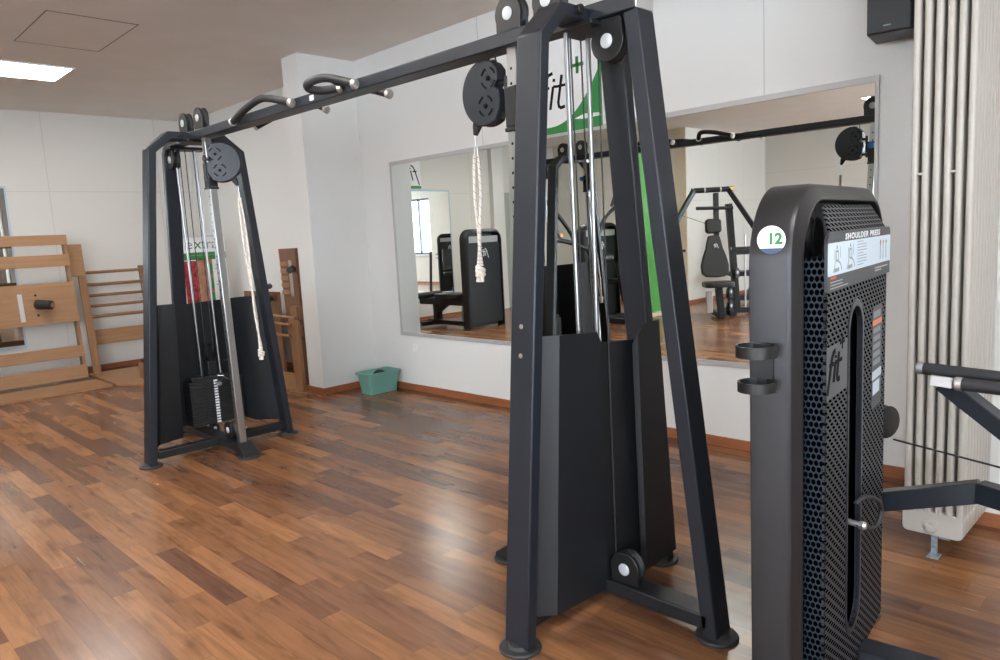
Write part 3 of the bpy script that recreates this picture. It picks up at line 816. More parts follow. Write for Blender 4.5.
# slanted perforated hood
hd = MB(); h0 = Vector((0, -.69, 1.405)); h1 = Vector((0, .0, 1.405)); t0 = Vector((-.050, -.575, 1.486)); t1 = Vector((-.050, .0, 1.486))
hd.rings([[h0, h1, t1, t0], [p+Vector((-.004,0,-.004)) for p in (h0, h1, t1, t0)]])
obj('slotted_hood', hd, M['slot2'], SP, local=True)
obj('cable_wheel', MB().lathe([(-.012,.05),(-.008,.055),(-.003,.048),(.003,.048),(.008,.055),(.012,.05)], (-.085, -.52, 1.40), (1,0,0), 30), M['rubber'], SP, local=True)
# instruction card
card = []
y0, y1, z0, z1 = -.748, .012, 1.262, 1.412
for cy, cz, a0 in ((y1-.022, z1-.022, 0), (y0+.035, z1-.035, PI/2)):
    r_ = .022 if a0 == 0 else .035
    for k in range(7): a = a0+k/6*PI/2; card.append((cy+math.cos(a)*r_, cz+math.sin(a)*r_))
card += [(y0, z0), (y1, z0)]
cd = obj('instruction_card', MB().extrude([(.001, y, z) for y, z in card], (.007,0,0)), M['steel'], SP, local=True)
X = .0082
obj('blue_field', MB().box(X, X+.0008, y0+.004, y1-.001, 1.302, 1.386), M['lblue'], cd, local=True)
FM = lambda y, z, x=X+.0012: frameM((x, y, z), (0,1,0), (0,0,1))
tm = MB().mesh(text_mesh('SHOULDER PRESS', .0265, .0003, .10, 1.6, 'CENTER', 1.2), FM(-.365, 1.3905) @ Matrix.Diagonal((1.75,.86,1,1)))
obj('lettering', tm, M['label'], cd, local=True)
for yc in (-.66, -.52):      # line drawings of a person on the machine
    pi = MB()
    pi.lathe([(0,.0055),(.0004,.0055)], (X+.0009, yc, 1.373), (1,0,0), 14)
    ribbon(pi, [(yc-.010,1.363),(yc+.012,1.363),(yc+.015,1.340),(yc-.006,1.338),(yc-.010,1.363)], .006, frameM((X+.0009,0,0),(0,1,0),(0,0,1)), .0004)
    ribbon(pi, [(yc+.0,1.340),(yc+.035,1.330),(yc+.05,1.312)], .0045, frameM((X+.0009,0,0),(0,1,0),(0,0,1)), .0004)
    ribbon(pi, [(yc-.022,1.368),(yc-.018,1.330),(yc-.036,1.310)], .004, frameM((X+.0009,0,0),(0,1,0),(0,0,1)), .0004)
    ribbon(pi, [(yc-.025,1.314),(yc+.02,1.316)], .010, frameM((X+.0009,0,0),(0,1,0),(0,0,1)), .0004)
    ribbon(pi, [(yc+.03,1.375),(yc+.034,1.345)], .003, frameM((X+.0009,0,0),(0,1,0),(0,0,1)), .0004)
    obj('pictogram', pi, M['greyink'], cd, local=True)
tx = MB()
for k in range(9): tx.box(X+.0009, X+.0013, -.44, -.44+(.11 if k % 4 else .07), 1.378-k*.0082, 1.3805-k*.0082)
for k in range(3): tx.box(X+.0009, X+.0013, -.145+k*.042, -.138+k*.042, 1.314, 1.372)
obj('small_print', tx, M['greyink'], cd, local=True)
rp = MB()
for k, (yy, rr) in enumerate(((-.142,.0085), (-.098,.0035), (-.055,.0045))): rp.lathe([(0,rr),(.0004,rr)], (X+.0014, yy, 1.366), (1,0,0), 16)
obj('red_marks', rp, M['red'], cd, local=True)
lt = MB().box(X, X+.0006, -.21, -.03, 1.287, 1.291).box(X, X+.0006, -.21, -.12, 1.279, 1.283)
for k in range(3): lt.box(X, X+.0004, -.72, -.60+.06*(k == 0), 1.268+k*.008, 1.2705+k*.008)
obj('caption', lt, M['alu'], cd, local=True)
obj('red_mark', MB().box(X, X+.0008, -.722, -.665, 1.293, 1.299), M['red'], cd, local=True)
# maker's strip right of the slot
st = obj('side_label', MB().extrude([(.0006, y, z) for y, z in rrect(-.20,-.06,.835,1.165,.02)], (.0012,0,0)), M['steel'], fc, local=True)
obj('orange_mark', MB().box(.002, .0026, -.195, -.065, 1.105, 1.122), M['orange'], st, local=True)
obj('pale_marks', MB().box(.002, .0026, -.195, -.065, .930, .958).box(.002, .0026, -.185, -.090, .880, .922), M['lblue'], st, local=True)
lw = MB()
for k in range(5): lw.box(.0018, .0022, -.185, -.085, .975+k*.026, .992+k*.026)
lw.box(.0018, .0022, -.185, -.085, 1.128, 1.150)
obj('small_print', lw, M['greyink'], st, local=True)
# selector pin on a coiled cord
cp = arc_path([(.008,-.42,.60), (.028,-.39,.615), (.05,-.33,.59), (.055,-.30,.545), (.045,-.33,.505), (.02,-.385,.515), (.012,-.41,.535)], 6)
sp_ = obj('selector_cord', MB().tube(cp, .0075, 10), M['rubber'], SP, local=True)
obj('selector_pin', MB().cyl((-.03,-.40,.535), (.02,-.405,.53), .009, 14).lathe([(0,.012),(.012,.014),(.02,.009)], (.015,-.405,.53), (1,0,0), 16), M['satin'], sp_, local=True)
# round sticker with 12 on the outer side (left face)
sc_ = (-.113, -.8008, 1.402); sr = .036
SM = frameM((sc_[0], -.8012, sc_[2]), (1,0,0), (0,0,1))
disc = [(math.cos(k*2*PI/40)*sr, math.sin(k*2*PI/40)*sr) for k in range(40)]
stk = obj('round_sticker', MB().extrude([SM@Vector((x, y, 0)) for x, y in disc], (0,-.0006,0)), M['label'], fr, local=True)
SM2 = frameM((sc_[0], -.8022, sc_[2]), (1,0,0), (0,0,1))
obj('number', MB().mesh(text_mesh('12', .038, .0002, 0, 2.4, 'CENTER'), SM2 @ Matrix.Translation((.009,-.010,0))), M['green'], stk, local=True)
lo = [(x, y) for x, y in disc if y < -.021]
obj('blue_field', MB().extrude([SM@Vector((x, y, .0008)) for x, y in sorted([p for p in lo], key=lambda p: math.atan2(p[1], p[0]))], (0,-.0003,0)), M['navy'], stk, local=True)
obj('sticker_picture', MB().extrude([SM@Vector((x, y, .0012)) for x, y in ((-.034,.002),(-.022,.022),(-.016,.018),(-.016,-.010),(-.024,-.022),(-.031,-.014))], (0,-.0003,0)), M['lblue'], stk, local=True)
fl_ = MB(); fit_logo(fl_, SM2 @ Matrix.Translation((-.008,.0185,0)), .010, d=.0003, w=.12); obj('sticker_lettering', fl_, M['greyink'], stk, local=True)
# cup holder: two rings on a bracket
ch = MB(); cc = (-.135, -.853)
def band(z0_, z1_, r0, r1):
    m_ = []
    for r_, z_ in ((r1, z0_), (r1, z1_), (r0, z1_), (r0, z0_)):
        m_.append([(cc[0]+math.cos(a)*r_, cc[1]+math.sin(a)*r_, z_) for a in [k*2*PI/40 for k in range(40)]])
    ch.rings(m_, closed=True, cap=False)
band(1.108, 1.138, .047, .051); band(1.018, 1.044, .043, .047)
ch.lathe([(0,.043),(.004,.043)], (cc[0], cc[1], 1.018), (0,0,1), 40)
ch.box(cc[0]-.028, cc[0]+.028, -.812, -.801, 1.02, 1.135)
obj('cup_holder', ch, M['black'], SP, local=True, sharp=40)
# feet, base bar
for y in (-.76, .06):
    obj('foot_disc', MB().lathe([(0,.035),(.01,.037),(.018,.030),(.03,.020)], (-.06, y, 0), (0,0,1), 24), M['rubber'], SP, local=True)
obj('base_bar', MB().box(.0, 1.05, -.34, -.24, .02, .085), M['steel'], SP, local=True, bevel=.005)
# rising arm towards the seat
def l2(wp):   # world point -> local frame of the press
    return WM[SP.name].inverted() @ Vector(wp)
a0 = l2((-1.0,2.80,.358)); a1 = l2((-.557,2.80,.505)); a2 = l2((-.05,2.62,.50))
dn = (a1-a0).normalized()
ab = MB().bar(a0, a1+dn*.004, .06, .072).bar(a1-dn*.004, a2, .06, .072)
obj('seat_arm', ab, M['steel'], SP, local=True, bevel=.005)
sb = MB().bar(l2((-.05,2.62,.50)), l2((.35,2.50,.50)), .06, .07).bar(l2((.33,2.50,.50)), l2((.33,2.50,.0)), .06, .08, (1,0,0))
obj('seat_frame', sb, M['steel'], SP, local=True, bevel=.005)
g0 = l2((-.630,2.40,.989)); g1 = l2((.12,2.33,.97))
hb = obj('press_handle', MB().tube([g0, g1], .0185, 18), M['foam'], SP, local=True)
dd = (g0-g1).normalized(); obj('end_cap', MB().lathe([(0,.0195),(.016,.0195),(.022,.015)], g0, dd, 20), M['satin'], hb, local=True)
g0 = l2((-.515,2.33,.966)); g1 = l2((.12,2.30,.955))
hb = obj('press_handle', MB().tube([g0, g1], .0185, 18), M['foam'], SP, local=True)
dd = (g0-g1).normalized(); obj('end_cap', MB().lathe([(0,.0195),(.016,.0195),(.022,.015)], g0, dd, 20), M['satin'], hb, local=True)
p0 = l2((-.585,2.44,.945)); p1 = l2((-.25,2.36,.715))
la = obj('lever_arm', MB().bar(p0, p1, .055, .05), M['steel'], SP, local=True, bevel=.004)
p2 = l2((-.548,2.37,.958)); p3 = l2((-.606,2.37,.962))
obj('end_plate', MB().bar(p2, p3, .012, .032), M['satin'], la, local=True, bevel=.002)
# cable and wheel behind the tower
wq = l2((-.835,2.72,.725))
obj('low_wheel', MB().lathe([(-.016,.045),(-.012,.058),(-.004,.052),(.004,.052),(.012,.058),(.016,.045)], wq, (.85,-.5,0), 30), M['black'], SP, local=True)
obj('cable', MB().tube([l2((-.80,2.70,.67)), l2((-.10,2.50,.645))], .0035, 8), M['rubber'], SP, local=True)

# ---------------------------------------------------------------- radiator
RX0, RX1, RY0 = -.932, -.706, 3.28
RD = empty('column_radiator', ((RX0+RX1)/2, 3.5, 0), 0, 'tall cream column radiator standing on end beside the mirror wall', 'radiator')
nsec = 9; sd_ = .052; nc = 6; cw = (RX1-RX0)
for s_ in range(nsec):
    y = RY0+s_*sd_; m_ = MB()
    for c_ in range(nc):
        x = RX0+.016+c_*(cw-.032)/(nc-1)
        pr_ = rrect(x-.0125, x+.0125, y, y+.050, .0100, 4)
        m_.extrude([(a, b, .20) for a, b in pr_], (0,0,2.75))
    h_ = rrect(RX0, RX1, .115, .215, .022, 5)
    m_.extrude([(a, y, z) for a, z in h_], (0,.046,0))
    h_ = rrect(RX0, RX1, 2.92, 3.02, .022, 5)
    m_.extrude([(a, y, z) for a, z in h_], (0,.046,0))
    obj('radiator_section', m_, M['rad'], RD, bevel=.003)
pg = MB().lathe([(0,.030),(.004,.031),(.010,.027)], ((RX0+RX1)/2-.005, RY0, .155), (0,-1,0), 28).lathe([(.01,.019),(.026,.018),(.030,.012)], ((RX0+RX1)/2-.005, RY0, .155), (0,-1,0), 6)
obj('plug', pg, M['rad'], RD)
ft = MB(); ft.box(-.835, -.812, 3.335, 3.35, 0, .13).box(-.845, -.802, 3.31, 3.37, 0, .006).box(-.80, -.76, 3.31, 3.36, .095, .112)
obj('foot_bracket', ft, mat('worn_blue_grey_paint', (.30,.36,.40), .5, noise=.5, nscale=60), RD, bevel=.001)
tb = MB()
for z in (1.60,): tb.box(RX0+.03, RX0+.05, RY0-.004, RY0+.02, z, z+.008).box(RX0+.145, RX0+.165, RY0-.004, RY0+.02, z, z+.008)
obj('spacer', tb, M['rad'], RD)

# loudspeaker on the wall
SPK = empty('loudspeaker', (-1.22, 4.05, 2.36), math.radians(8), 'black loudspeaker high on the wall left of the radiator', 'loudspeaker')
sx0, sx1, sz0, sz1 = -.118, .075, -.035, .33
cab = MB(); prf = [(sx0, -.085), (sx1, -.085), (sx1+.045, -.02), (sx1+.045, .15), (sx0, .15)]
cab.extrude([(x, y, sz0) for x, y in prf], (0,0,sz1-sz0)); cb_ = obj('cabinet', cab, M['steel2'], SPK, local=True, bevel=.004)
obj('front_grille', MB().box(sx0+.002, sx1-.002, -.093, -.085, sz0+.004, sz1-.004), M['black'], SPK, local=True, bevel=.003)
obj('badge', MB().box(-.045, -.012, -.0945, -.093, sz0+.030, sz0+.036), M['greyink'], SPK, local=True)
obj('wall_bracket', MB().box(-.05, .03, .15, .228, .08, .18), M['black'], SPK, local=True)

# ---------------------------------------------------------------- teal box with a ball
BX = empty('storage_box', (-5.80, 4.045, 0), math.radians(88), 'teal plastic storage box standing open in the corner by the wall column', 'box')
def boxring(hx, hy, z, r=.03, n=5):
    return [(x, y, z) for x, y in rrect(-hx, hx, -hy, hy, r, n)]
b = MB(); b.rings([boxring(.155,.090,.0), boxring(.175,.112,.185), boxring(.190,.128,.185), boxring(.193,.130,.205), boxring(.182,.118,.208), boxring(.170,.105,.19), boxring(.150,.085,.008)])
obj('tub', b, M['teal'], BX, local=True)
bl = MB(); bmesh.ops.create_uvsphere(bl.bm, u_segments=24, v_segments=14, radius=.068); bl.bm.transform(Matrix.Translation((-5.80, 4.06, .150)))
tag(obj('exercise_ball', bl, M['rubber']), 'small black ball lying in the teal box', 'ball')

# ---------------------------------------------------------------- roll-up banner "extra"
RB = empty('roll_up_banner', (-8.9, 3.95, 0), 0, 'white green and brown roll-up advertising banner behind the far tower', 'banner')
bx = -8.9; by0, by1 = 3.52, 4.05
obj('print', MB().box(bx-.001, bx+.001, by0, by1, .08, 1.62), M['label'], RB)
obj('base_cassette', MB().box(bx-.06, bx+.06, by0-.02, by1+.02, 0, .08), M['satin'], RB, bevel=.01)
obj('rear_pole', MB().cyl((bx-.02, by1-.06, .08), (bx-.02, by1-.06, 1.72), .007, 10), M['satin'], RB)
obj('top_rail', MB().box(bx-.008, bx+.008, by0, by1, 1.615, 1.635), M['satin'], RB)
obj('green_band', MB().box(bx+.0012, bx+.0018, by0, by1, 1.34, 1.425), M['green'], RB)
obj('brown_picture', MB().box(bx+.0012, bx+.0018, by0+.16, by1-.18, .45, 1.355), M['skin'], RB)
obj('red_picture', MB().box(bx+.0016, bx+.0022, by0, by0+.15, .35, 1.33), M['redphoto'], RB)
gb = MB()
for z in (1.16, .98, .80, .62): gb.box(bx+.002, bx+.0026, by1-.215, by1-.185, z, z+.13)
obj('green_marks', gb, M['green'], RB)
FR = lambda y, z: frameM((bx+.002, y, z), (0,1,0), (0,0,1))
obj('lettering', MB().mesh(text_mesh('e', .17, .0004), FR(by0+.05, 1.475)).mesh(text_mesh('tra', .17, .0004), FR(by0+.235, 1.475)), M['greyink'], RB)
obj('green_lettering', MB().mesh(text_mesh('x', .18, .0004, .1), FR(by0+.145, 1.475)), M['green'], RB)
bl_ = MB()
for k in range(4): bl_.box(bx+.002, bx+.0025, by1-.15, by1-.03, .62+k*.2, .63+k*.2).box(bx+.002, bx+.0025, by1-.15, by1-.05, .66+k*.2, .665+k*.2)
for k in range(2): bl_.box(bx+.0022, bx+.0027, by0+.06, by1-.03-.1*k, 1.425-k*.035, 1.432-k*.035)
obj('print_lines', bl_, M['greyink'], RB)

# ---------------------------------------------------------------- wooden wall-bar frames
def rp_(x, z): return x
# leaning frame 1 : leans from x=-9.42 at the floor to x=-9.62 at the top
WF = empty('exercise_rack', (-9.4, 2.0, 0), 0, 'large leaning beech frame with wide rails and a black roller on its middle board', 'exercise rack')
def lean(x0, dx, z): return x0+dx*z
L1 = lambda z: lean(-9.40, -.12, z)
def leanbox(m, y0, y1, z0, z1, t0, t1, L=L1):
    m.rings([[(L(z0)+t0, y0, z0), (L(z0)+t1, y0, z0), (L(z0)+t1, y1, z0), (L(z0)+t0, y1, z0)],
             [(L(z1)+t0, y0, z1), (L(z1)+t1, y0, z1), (L(z1)+t1, y1, z1), (L(z1)+t0, y1, z1)]]); return m
yr, yl = 2.48, 1.42
for y in (yr-.035, yl): obj('upright', leanbox(MB(), y, y+.035, .045, 1.70, -.10, -.0), M['beechz'], WF, bevel=.002)
for i, (z0, z1) in enumerate(((1.60,1.715), (1.355,1.49), (.71,1.17), (.30,.43), (.05,.20))):
    o_ = obj('rail' if i != 2 else 'middle_board', leanbox(MB(), yl, yr, z0, z1, 0, .022), M['beech'], WF, bevel=.003)
    if i == 2: MIDB = o_
zc = .945
rl = MB().lathe([(.02,.045),(.03,.052),(.20,.050),(.205,.035),(.208,.024)], (L1(zc), 2.06, zc), (.75,.65,-.08), 28)
r1 = obj('roller', rl, M['rubber'], MIDB)
obj('roller_core', MB().lathe([(.200,.028),(.212,.028)], (L1(zc), 2.06, zc), (.75,.65,-.08), 24), M['beech'], r1)
mp = MB(); leanbox(mp, 1.90, 1.945, .76, 1.07, .022, .026)
obj('metal_plate', mp, M['satin'], MIDB)
hm = MB()
for z in (1.045, .82): hm.lathe([(.0225,.013),(.0235,.013)], (L1(z), 2.075, z), (1,0,0), 14)
obj('bolt_hole', hm, M['ink'], MIDB)
# base board on the floor in front of it
tag(obj('wooden_board', MB().box(-9.30, -8.72, 1.40, 2.53, 0, .028), M['beech'], bevel=.003), 'long flat beech board lying on the floor in front of the leaning frame', 'board')
# frame 2: ladder with thin rungs
LD = empty('wall_bars', (-9.9, 3.0, 0), 0, 'beech wall bars with five thin rungs leaning on the end wall', 'wall bars')
L2 = lambda z: lean(-9.80, -.16, z)
obj('upright', leanbox(MB(), 2.68, 2.72, .03, 1.30, -.10, .0, L2), M['beechz'], LD, bevel=.002)
obj('upright', leanbox(MB(), 3.40, 3.44, .03, 1.30, -.10, .0, L2), M['beechz'], LD, bevel=.002)
for z in (1.25, 1.10, .965, .835, .705): obj('rung', MB().cyl((L2(z)-.02, 2.70, z), (L2(z)-.02, 3.42, z), .019, 12), M['beechz'], LD)
obj('cross_board', leanbox(MB(), 2.72, 3.40, .36, .54, -.03, -.01, L2), M['beech'], LD, bevel=.002)
WB = empty('wooden_post', (-9.6, 2.6, 0), 0, 'tall narrow beech post with a square head standing behind the leaning frame', 'wooden post')
L3 = lambda z: lean(-9.56, -.12, z)
obj('head_board', leanbox(MB(), 2.47, 2.665, 1.22, 1.60, 0, .02, L3), M['beech'], WB, bevel=.002)
obj('upright', leanbox(MB(), 2.585, 2.67, 0.03, 1.24, -.02, .0, L3), M['beechz'], WB, bevel=.002)
BRD = empty('wooden_platform', (-9.2, 2.95, 0), 0, 'low beech platform with an upturned edge lying beside the far tower', 'board')
obj('deck', MB().extrude([(-9.85,2.60,.0), (-8.72,2.575,.0), (-8.42,2.80,.0), (-8.62,3.38,.0), (-9.85,3.38,.0)], (0,0,.022)), M['beech'], BRD, bevel=.002)
obj('edge_board', MB().box(-8.90, -8.62, 2.88, 2.91, .022, .20), M['beechz'], BRD, bevel=.002)
obj('rubber_pad', MB().box(-8.88, -8.66, 2.91, 2.99, .10, .24), M['black'], BRD, bevel=.004)
# right group by the column
TP = empty('pegged_board', (-6.95, 3.85, 0), 0, 'tall beech board with comb slots and a black peg leaning beside the wall column', 'wooden board')
def quad(m, A, th, ax):   # A: 4 corner points, thickness along ax
    m.extrude(A, Vector(ax)*th); return m
y_ = 3.88
obj('board', MB().extrude([(-7.24,y_,1.425), (-6.89,y_,1.425), (-6.87,y_-.0,.0), (-7.14,y_,.0)], (0,.035,0)), M['dwood'], TP, bevel=.002)
cm = MB()
for k in range(5): cm.box(-7.20, -7.05, y_-.018, y_, 1.24-k*.075, 1.285-k*.075)
obj('comb', cm, M['beech'], TP, bevel=.003)
obj('metal_strip', MB().box(-7.04, -6.985, y_-.006, y_, .92, 1.30), M['satin'], TP)
obj('peg', MB().cyl((-6.96, y_-.01, 1.215), (-6.76, y_-.15, 1.205), .034, 18), M['rubber'], TP, bevel=.004)
obj('block', MB().box(-6.99, -6.85, y_-.06, y_, .68, .82).box(-6.98, -6.86, y_-.05, y_, .50, .62), M['beechz'], TP, bevel=.003)
LR = empty('wooden_rack', (-6.75, 3.5, 0), 0, 'low beech rack with three rungs standing against the wall column', 'wooden rack')
obj('side_board', MB().extrude([(-6.60,3.60,.0), (-6.46,3.60,.0), (-6.47,3.60,.71), (-6.64,3.60,.73)], (0,.032,0)), M['beechz'], LR, bevel=.002)
obj('side_board', MB().box(-7.42, -7.38, 3.35, 3.63, 0, .62), M['beechz'], LR, bevel=.002)
for z, yy in ((.75,3.64),(.69,3.58),(.58,3.57)):
    obj('rung', MB().cyl((-7.42, yy, z), (-6.57, yy-.0, z-.02), .016, 12), M['beechz'], LR)
obj('front_board', MB().extrude([(-7.4,3.50,.0), (-6.60,3.60,.0), (-6.60,3.60,.17), (-7.4,3.50,.20)], (0,.025,0)), M['beech'], LR, bevel=.002)
DB = empty('dark_board', (-7.8, 3.85, 0), 0, 'dark brown upright board with two black pegs behind the far tower', 'board')
obj('panel', MB().box(-8.35, -7.52, 3.98, 4.01, .0, .945), M['dwood'], DB, bevel=.002)
for z in (1.01, .875): obj('peg', MB().cyl((-7.70, 3.98, z), (-7.44, 3.80, z+.01), .032, 16), M['rubber'], DB, bevel=.004)

# ---------------------------------------------------------------- machines seen only in the mirrors
def weight_tower(t, w=.72, h=1.55, dp=.15):
    """local: front faces +x, width along y centred"""
    def arch2(o):
        return arch(o, 8, -w/2, w/2, h, .17)
    prf = [(0,-dp), (0,-.04), (.02,-.01), (.05,-.0), (.055,-.02), (.055,-dp)]
    A = [arch2(o) for o, _ in prf]
    obj('arched_frame', MB().rings([[(x, A[k][i][0], A[k][i][1]) for k, (o, x) in enumerate(prf)] for i in range(len(A[0]))]), M['steel2'], t, local=True, sharp=40)
    obj('back_cover', MB().extrude([(-dp+.004, y, z) for y, z in arch2(.05)], (.012,0,0)), M['black'], t, local=True)
    f = obj('front_cover', MB().box(-.05, -.03, -w/2+.05, w/2-.05, .08, h-.22), M['sheet'], t, local=True, bevel=.004)
    obj('instruction_card', MB().box(-.03, -.026, -w/2+.09, w/2-.09, h-.21, h-.11), M['alu'], t, local=True)
    l = MB(); fit_logo(l, frameM((-.0285, -.08, h-.42), (0,1,0), (0,0,1)), .12, w=.14); obj('lettering', l, M['label'], f, local=True)
    for y in (-w/2+.03, w/2-.03):
        obj('foot_disc', MB().lathe([(0,.04),(.01,.042),(.02,.03),(.035,.02)], (-.06, y, 0), (0,0,1), 20), M['rubber'], t, local=True)
        obj('foot_disc', MB().lathe([(0,.04),(.01,.042),(.02,.03),(.035,.02)], (-dp+.02, y, 0), (0,0,1), 20), M['rubber'], t, local=True)
    hb = MB()
    for z in (1.02, .92): hb.box(-.16, -.10, -w/2-.06, -w/2, z, z+.018)
    obj('cup_holder', hb, M['black'], t, local=True)
def cushion(m, c, d, M_=None): m.cbox(c, d, M_); return m
R1 = empty('leg_curl_machine', (-8.27, .58, 0), 0, 'black weight tower with a low bench, mirrored left of the hanging rope', 'gym machine')
weight_tower(R1, .80, 1.56)
obj('base_beam', MB().box(-1.15, -.25, .20, .30, .05, .12).box(-1.1, -1.02, .0, .5, .03, .10), M['steel2'], R1, local=True, bevel=.004)
obj('bench_beam', MB().box(-1.35, -.20, .18, .30, .37, .47), M['steel2'], R1, local=True, bevel=.004)
obj('bench_post', MB().box(-1.02, -.90, .19, .29, .10, .40).extrude([(-1.02,.19,.40), (-.62,.19,.40), (-.90,.19,.25)], (0,.1,0)), M['steel2'], R1, local=True, bevel=.004)
obj('bench_cushion', MB().box(-.85, -.28, .05, .40, .48, .56), M['uphol'], R1, local=True, bevel=.02, seg=3)
obj('knee_pad', MB().cyl((-1.20, -.02, .52), (-1.20, .48, .52), .05, 18), M['uphol'], R1, local=True)
tag(obj('aerobic_step', MB().box(-9.50, -8.95, -.30, .06, .0, .26), M['teal'], bevel=.02), 'teal plastic step on the floor behind the low black bench, seen in the mirror', 'step')

R2 = empty('lat_machine', (-7.15, -.95, 0), math.radians(10), 'black weight tower with curved lever arms and rollers, mirrored behind the near tower', 'gym machine')
weight_tower(R2, .80, 1.56)
ar = MB()
ar.tube(arc_path([(.25,.75,1.10), (.35,.95,1.42), (.30,1.25,1.80), (.28,1.45,1.98)]), .030, 12)
obj('lever_arm', ar, M['steel2'], R2, local=True)
ar = MB().tube(arc_path([(.45,.55,1.20), (.45,.35,1.62), (.40,-.05,1.85), (.40,-.25,2.05)]), .030, 12).tube([(.40,.15,1.80),(.40,.05,2.02)], .024, 10)
obj('lever_arm', ar, M['steel2'], R2, local=True)
ar = MB().tube(arc_path([(.35,1.35,1.35), (.40,1.0,1.28), (.45,.6,1.12), (.5,.4,.95)]), .034, 12)
obj('lever_arm', ar, M['steel2'], R2, local=True)
obj('pivot_wheel', MB().lathe([(-.03,.08),(-.02,.10),(.02,.10),(.03,.08)], (.45,.62,1.15), (1,0,0), 24).lathe([(-.03,.06),(.03,.06)], (.42,1.25,1.40), (1,0,0), 20), M['black'], R2, local=True)
obj('pivot_cap', MB().lathe([(0,.03),(.02,.025)], (.48,1.25,1.40), (1,0,0), 20), M['yellow'], R2, local=True)
obj('main_post', MB().bar((.45,.45,.05), (.45,.62,1.25), .08, .10, (1,0,0)), M['steel2'], R2, local=True, bevel=.004)
obj('base_beam', MB().box(-.1, 1.0, .40, .50, .04, .12).box(.3, .4, -.35, 1.2, .04, .12), M['steel2'], R2, local=True, bevel=.004)
obj('thigh_roller', MB().cyl((.55,.10,1.02), (.55,-.18,1.06), .065, 20), M['uphol'], R2, local=True)
obj('thigh_roller', MB().cyl((.55,.62,1.02), (.55,.34,1.02), .065, 20), M['uphol'], R2, local=True)
obj('roller_cap', MB().cyl((.55,.12,1.02), (.55,.10,1.02), .045, 20), M['satin'], R2, local=True)
obj('seat_cushion', MB().box(.30, .75, -.22, .18, .60, .68), M['uphol'], R2, local=True, bevel=.02, seg=3)
obj('seat_post', MB().box(.48, .56, -.06, .02, .08, .60), M['satin'], R2, local=True, bevel=.004)
obj('curved_leg', MB().tube(arc_path([(.55,.20,.95), (.60,.18,.60), (.60,.10,.30), (.62,-.10,.06)]), .045, 12), M['steel2'], R2, local=True)

# chest press with seat, mirrored between near tower and shoulder press
R3 = empty('chest_press_machine', (-5.62, -1.75, 0), math.radians(48), 'black seated press with a pear-shaped backrest, mirrored left of the shoulder press tower', 'gym machine')
obj('mast', MB().bar((-.30,-.42,.05), (-.30,-.30,1.75), .09, .12, (1,0,0)), M['steel2'], R3, local=True, bevel=.005)
obj('mast', MB().bar((-.10,-.06,.80), (-.20,-.08,1.92), .07, .09, (1,0,0)), M['steel2'], R3, local=True, bevel=.005)
obj('top_tube', MB().cyl((-.15,-.30,1.97), (-.15,.30,1.97), .040, 18), M['steel2'], R3, local=True)
for y in (-.28, -.14, .10, .28): obj('chrome_ring', MB().cyl((-.15,y-.012,1.97), (-.15,y+.012,1.97), .047, 18), M['satin'], R3, local=True)
obj('end_plug', MB().cyl((-.15,-.30,1.97), (-.15,-.34,1.97), .04, 18), M['yellow'], R3, local=True)
obj('cross_bar', MB().cyl((-.12,-.32,1.68), (-.12,.24,1.70), .026, 14), M['steel2'], R3, local=True)
obj('press_arm', MB().bar((-.12,.27,1.97), (.25,.80,1.20), .06, .07), M['steel2'], R3, local=True, bevel=.006)
obj('press_arm', MB().bar((-.12,-.25,1.97), (.10,-.62,1.30), .06, .07).bar((.10,-.62,1.32), (.12,-.60,1.05), .06, .07, (1,0,0)), M['steel2'], R3, local=True, bevel=.006)
for y0_, y1_ in ((.78,.48), (-.62,-.20)):
    h_ = obj('press_handle', MB().cyl((.22,y0_,1.07), (.22,y1_,1.07), .020, 14), M['foam'], R3, local=True)
    obj('end_cap', MB().cyl((.22,y1_,1.07), (.22,y1_*.97,1.07), .023, 14), M['satin'], h_, local=True)
obj('cable', MB().tube([(-.10,.50,1.62), (-.10,-.1,1.38)], .005, 6), M['chrome'], R3, local=True)
# pear-shaped backrest
bp_ = []
for y, z in ((.0,.60),(.14,.61),(.205,.66),(.215,.78),(.18,.92),(.13,1.05),(.105,1.17),(.085,1.24),(.0,1.25)): bp_.append((y, z))
pts = bp_ + [(-y, z) for y, z in bp_[-2:0:-1]]
LB = Matrix.Rotation(math.radians(-8), 4, 'Y') @ Matrix.Translation((.10,0,.02))
obj('backrest', MB().extrude([LB@Vector((0, y, z)) for y, z in pts], LB.to_3x3()@Vector((.075,0,0))), M['uphol'], R3, local=True, bevel=.02, seg=3)
obj('head_pad', MB().extrude([LB@Vector((0, y, z)) for y, z in rrect(-.12,.12,1.28,1.50,.05)], LB.to_3x3()@Vector((.09,0,0))), M['uphol'], R3, local=True, bevel=.02, seg=3)
l = MB(); fit_logo(l, frameM(LB@Vector((.078,-.05,1.06)), (0,1,0), LB.to_3x3()@Vector((0,0,1))), .06, w=.14, plus=False); obj('lettering', l, M['label'], R3, local=True)
sp4 = rrect(-.22,.22,.02,.42,.10)
obj('seat_cushion', MB().extrude([(x, y, .50) for y, x in sp4], (0,0,.08)), M['uphol'], R3, local=True, bevel=.02, seg=3)
obj('seat_post', MB().bar((.16,-.06,.03), (.16,-.02,.50), .09, .12, (1,0,0)).box(-.30, .25, -.10, 0, .03, .10), M['steel2'], R3, local=True, bevel=.005)
obj('seat_adjuster', MB().box(.22, .30, .10, .19, .12, .44), M['satin'], R3, local=True, bevel=.004)
obj('base_beam', MB().box(-.40, .12, -.30, -.20, .03, .11).box(-.36, -.26, -.95, -.10, .03, .11).bar((.12,-.05,.07), (-.3,-.30,.07), .08, .08), M['steel2'], R3, local=True, bevel=.005)
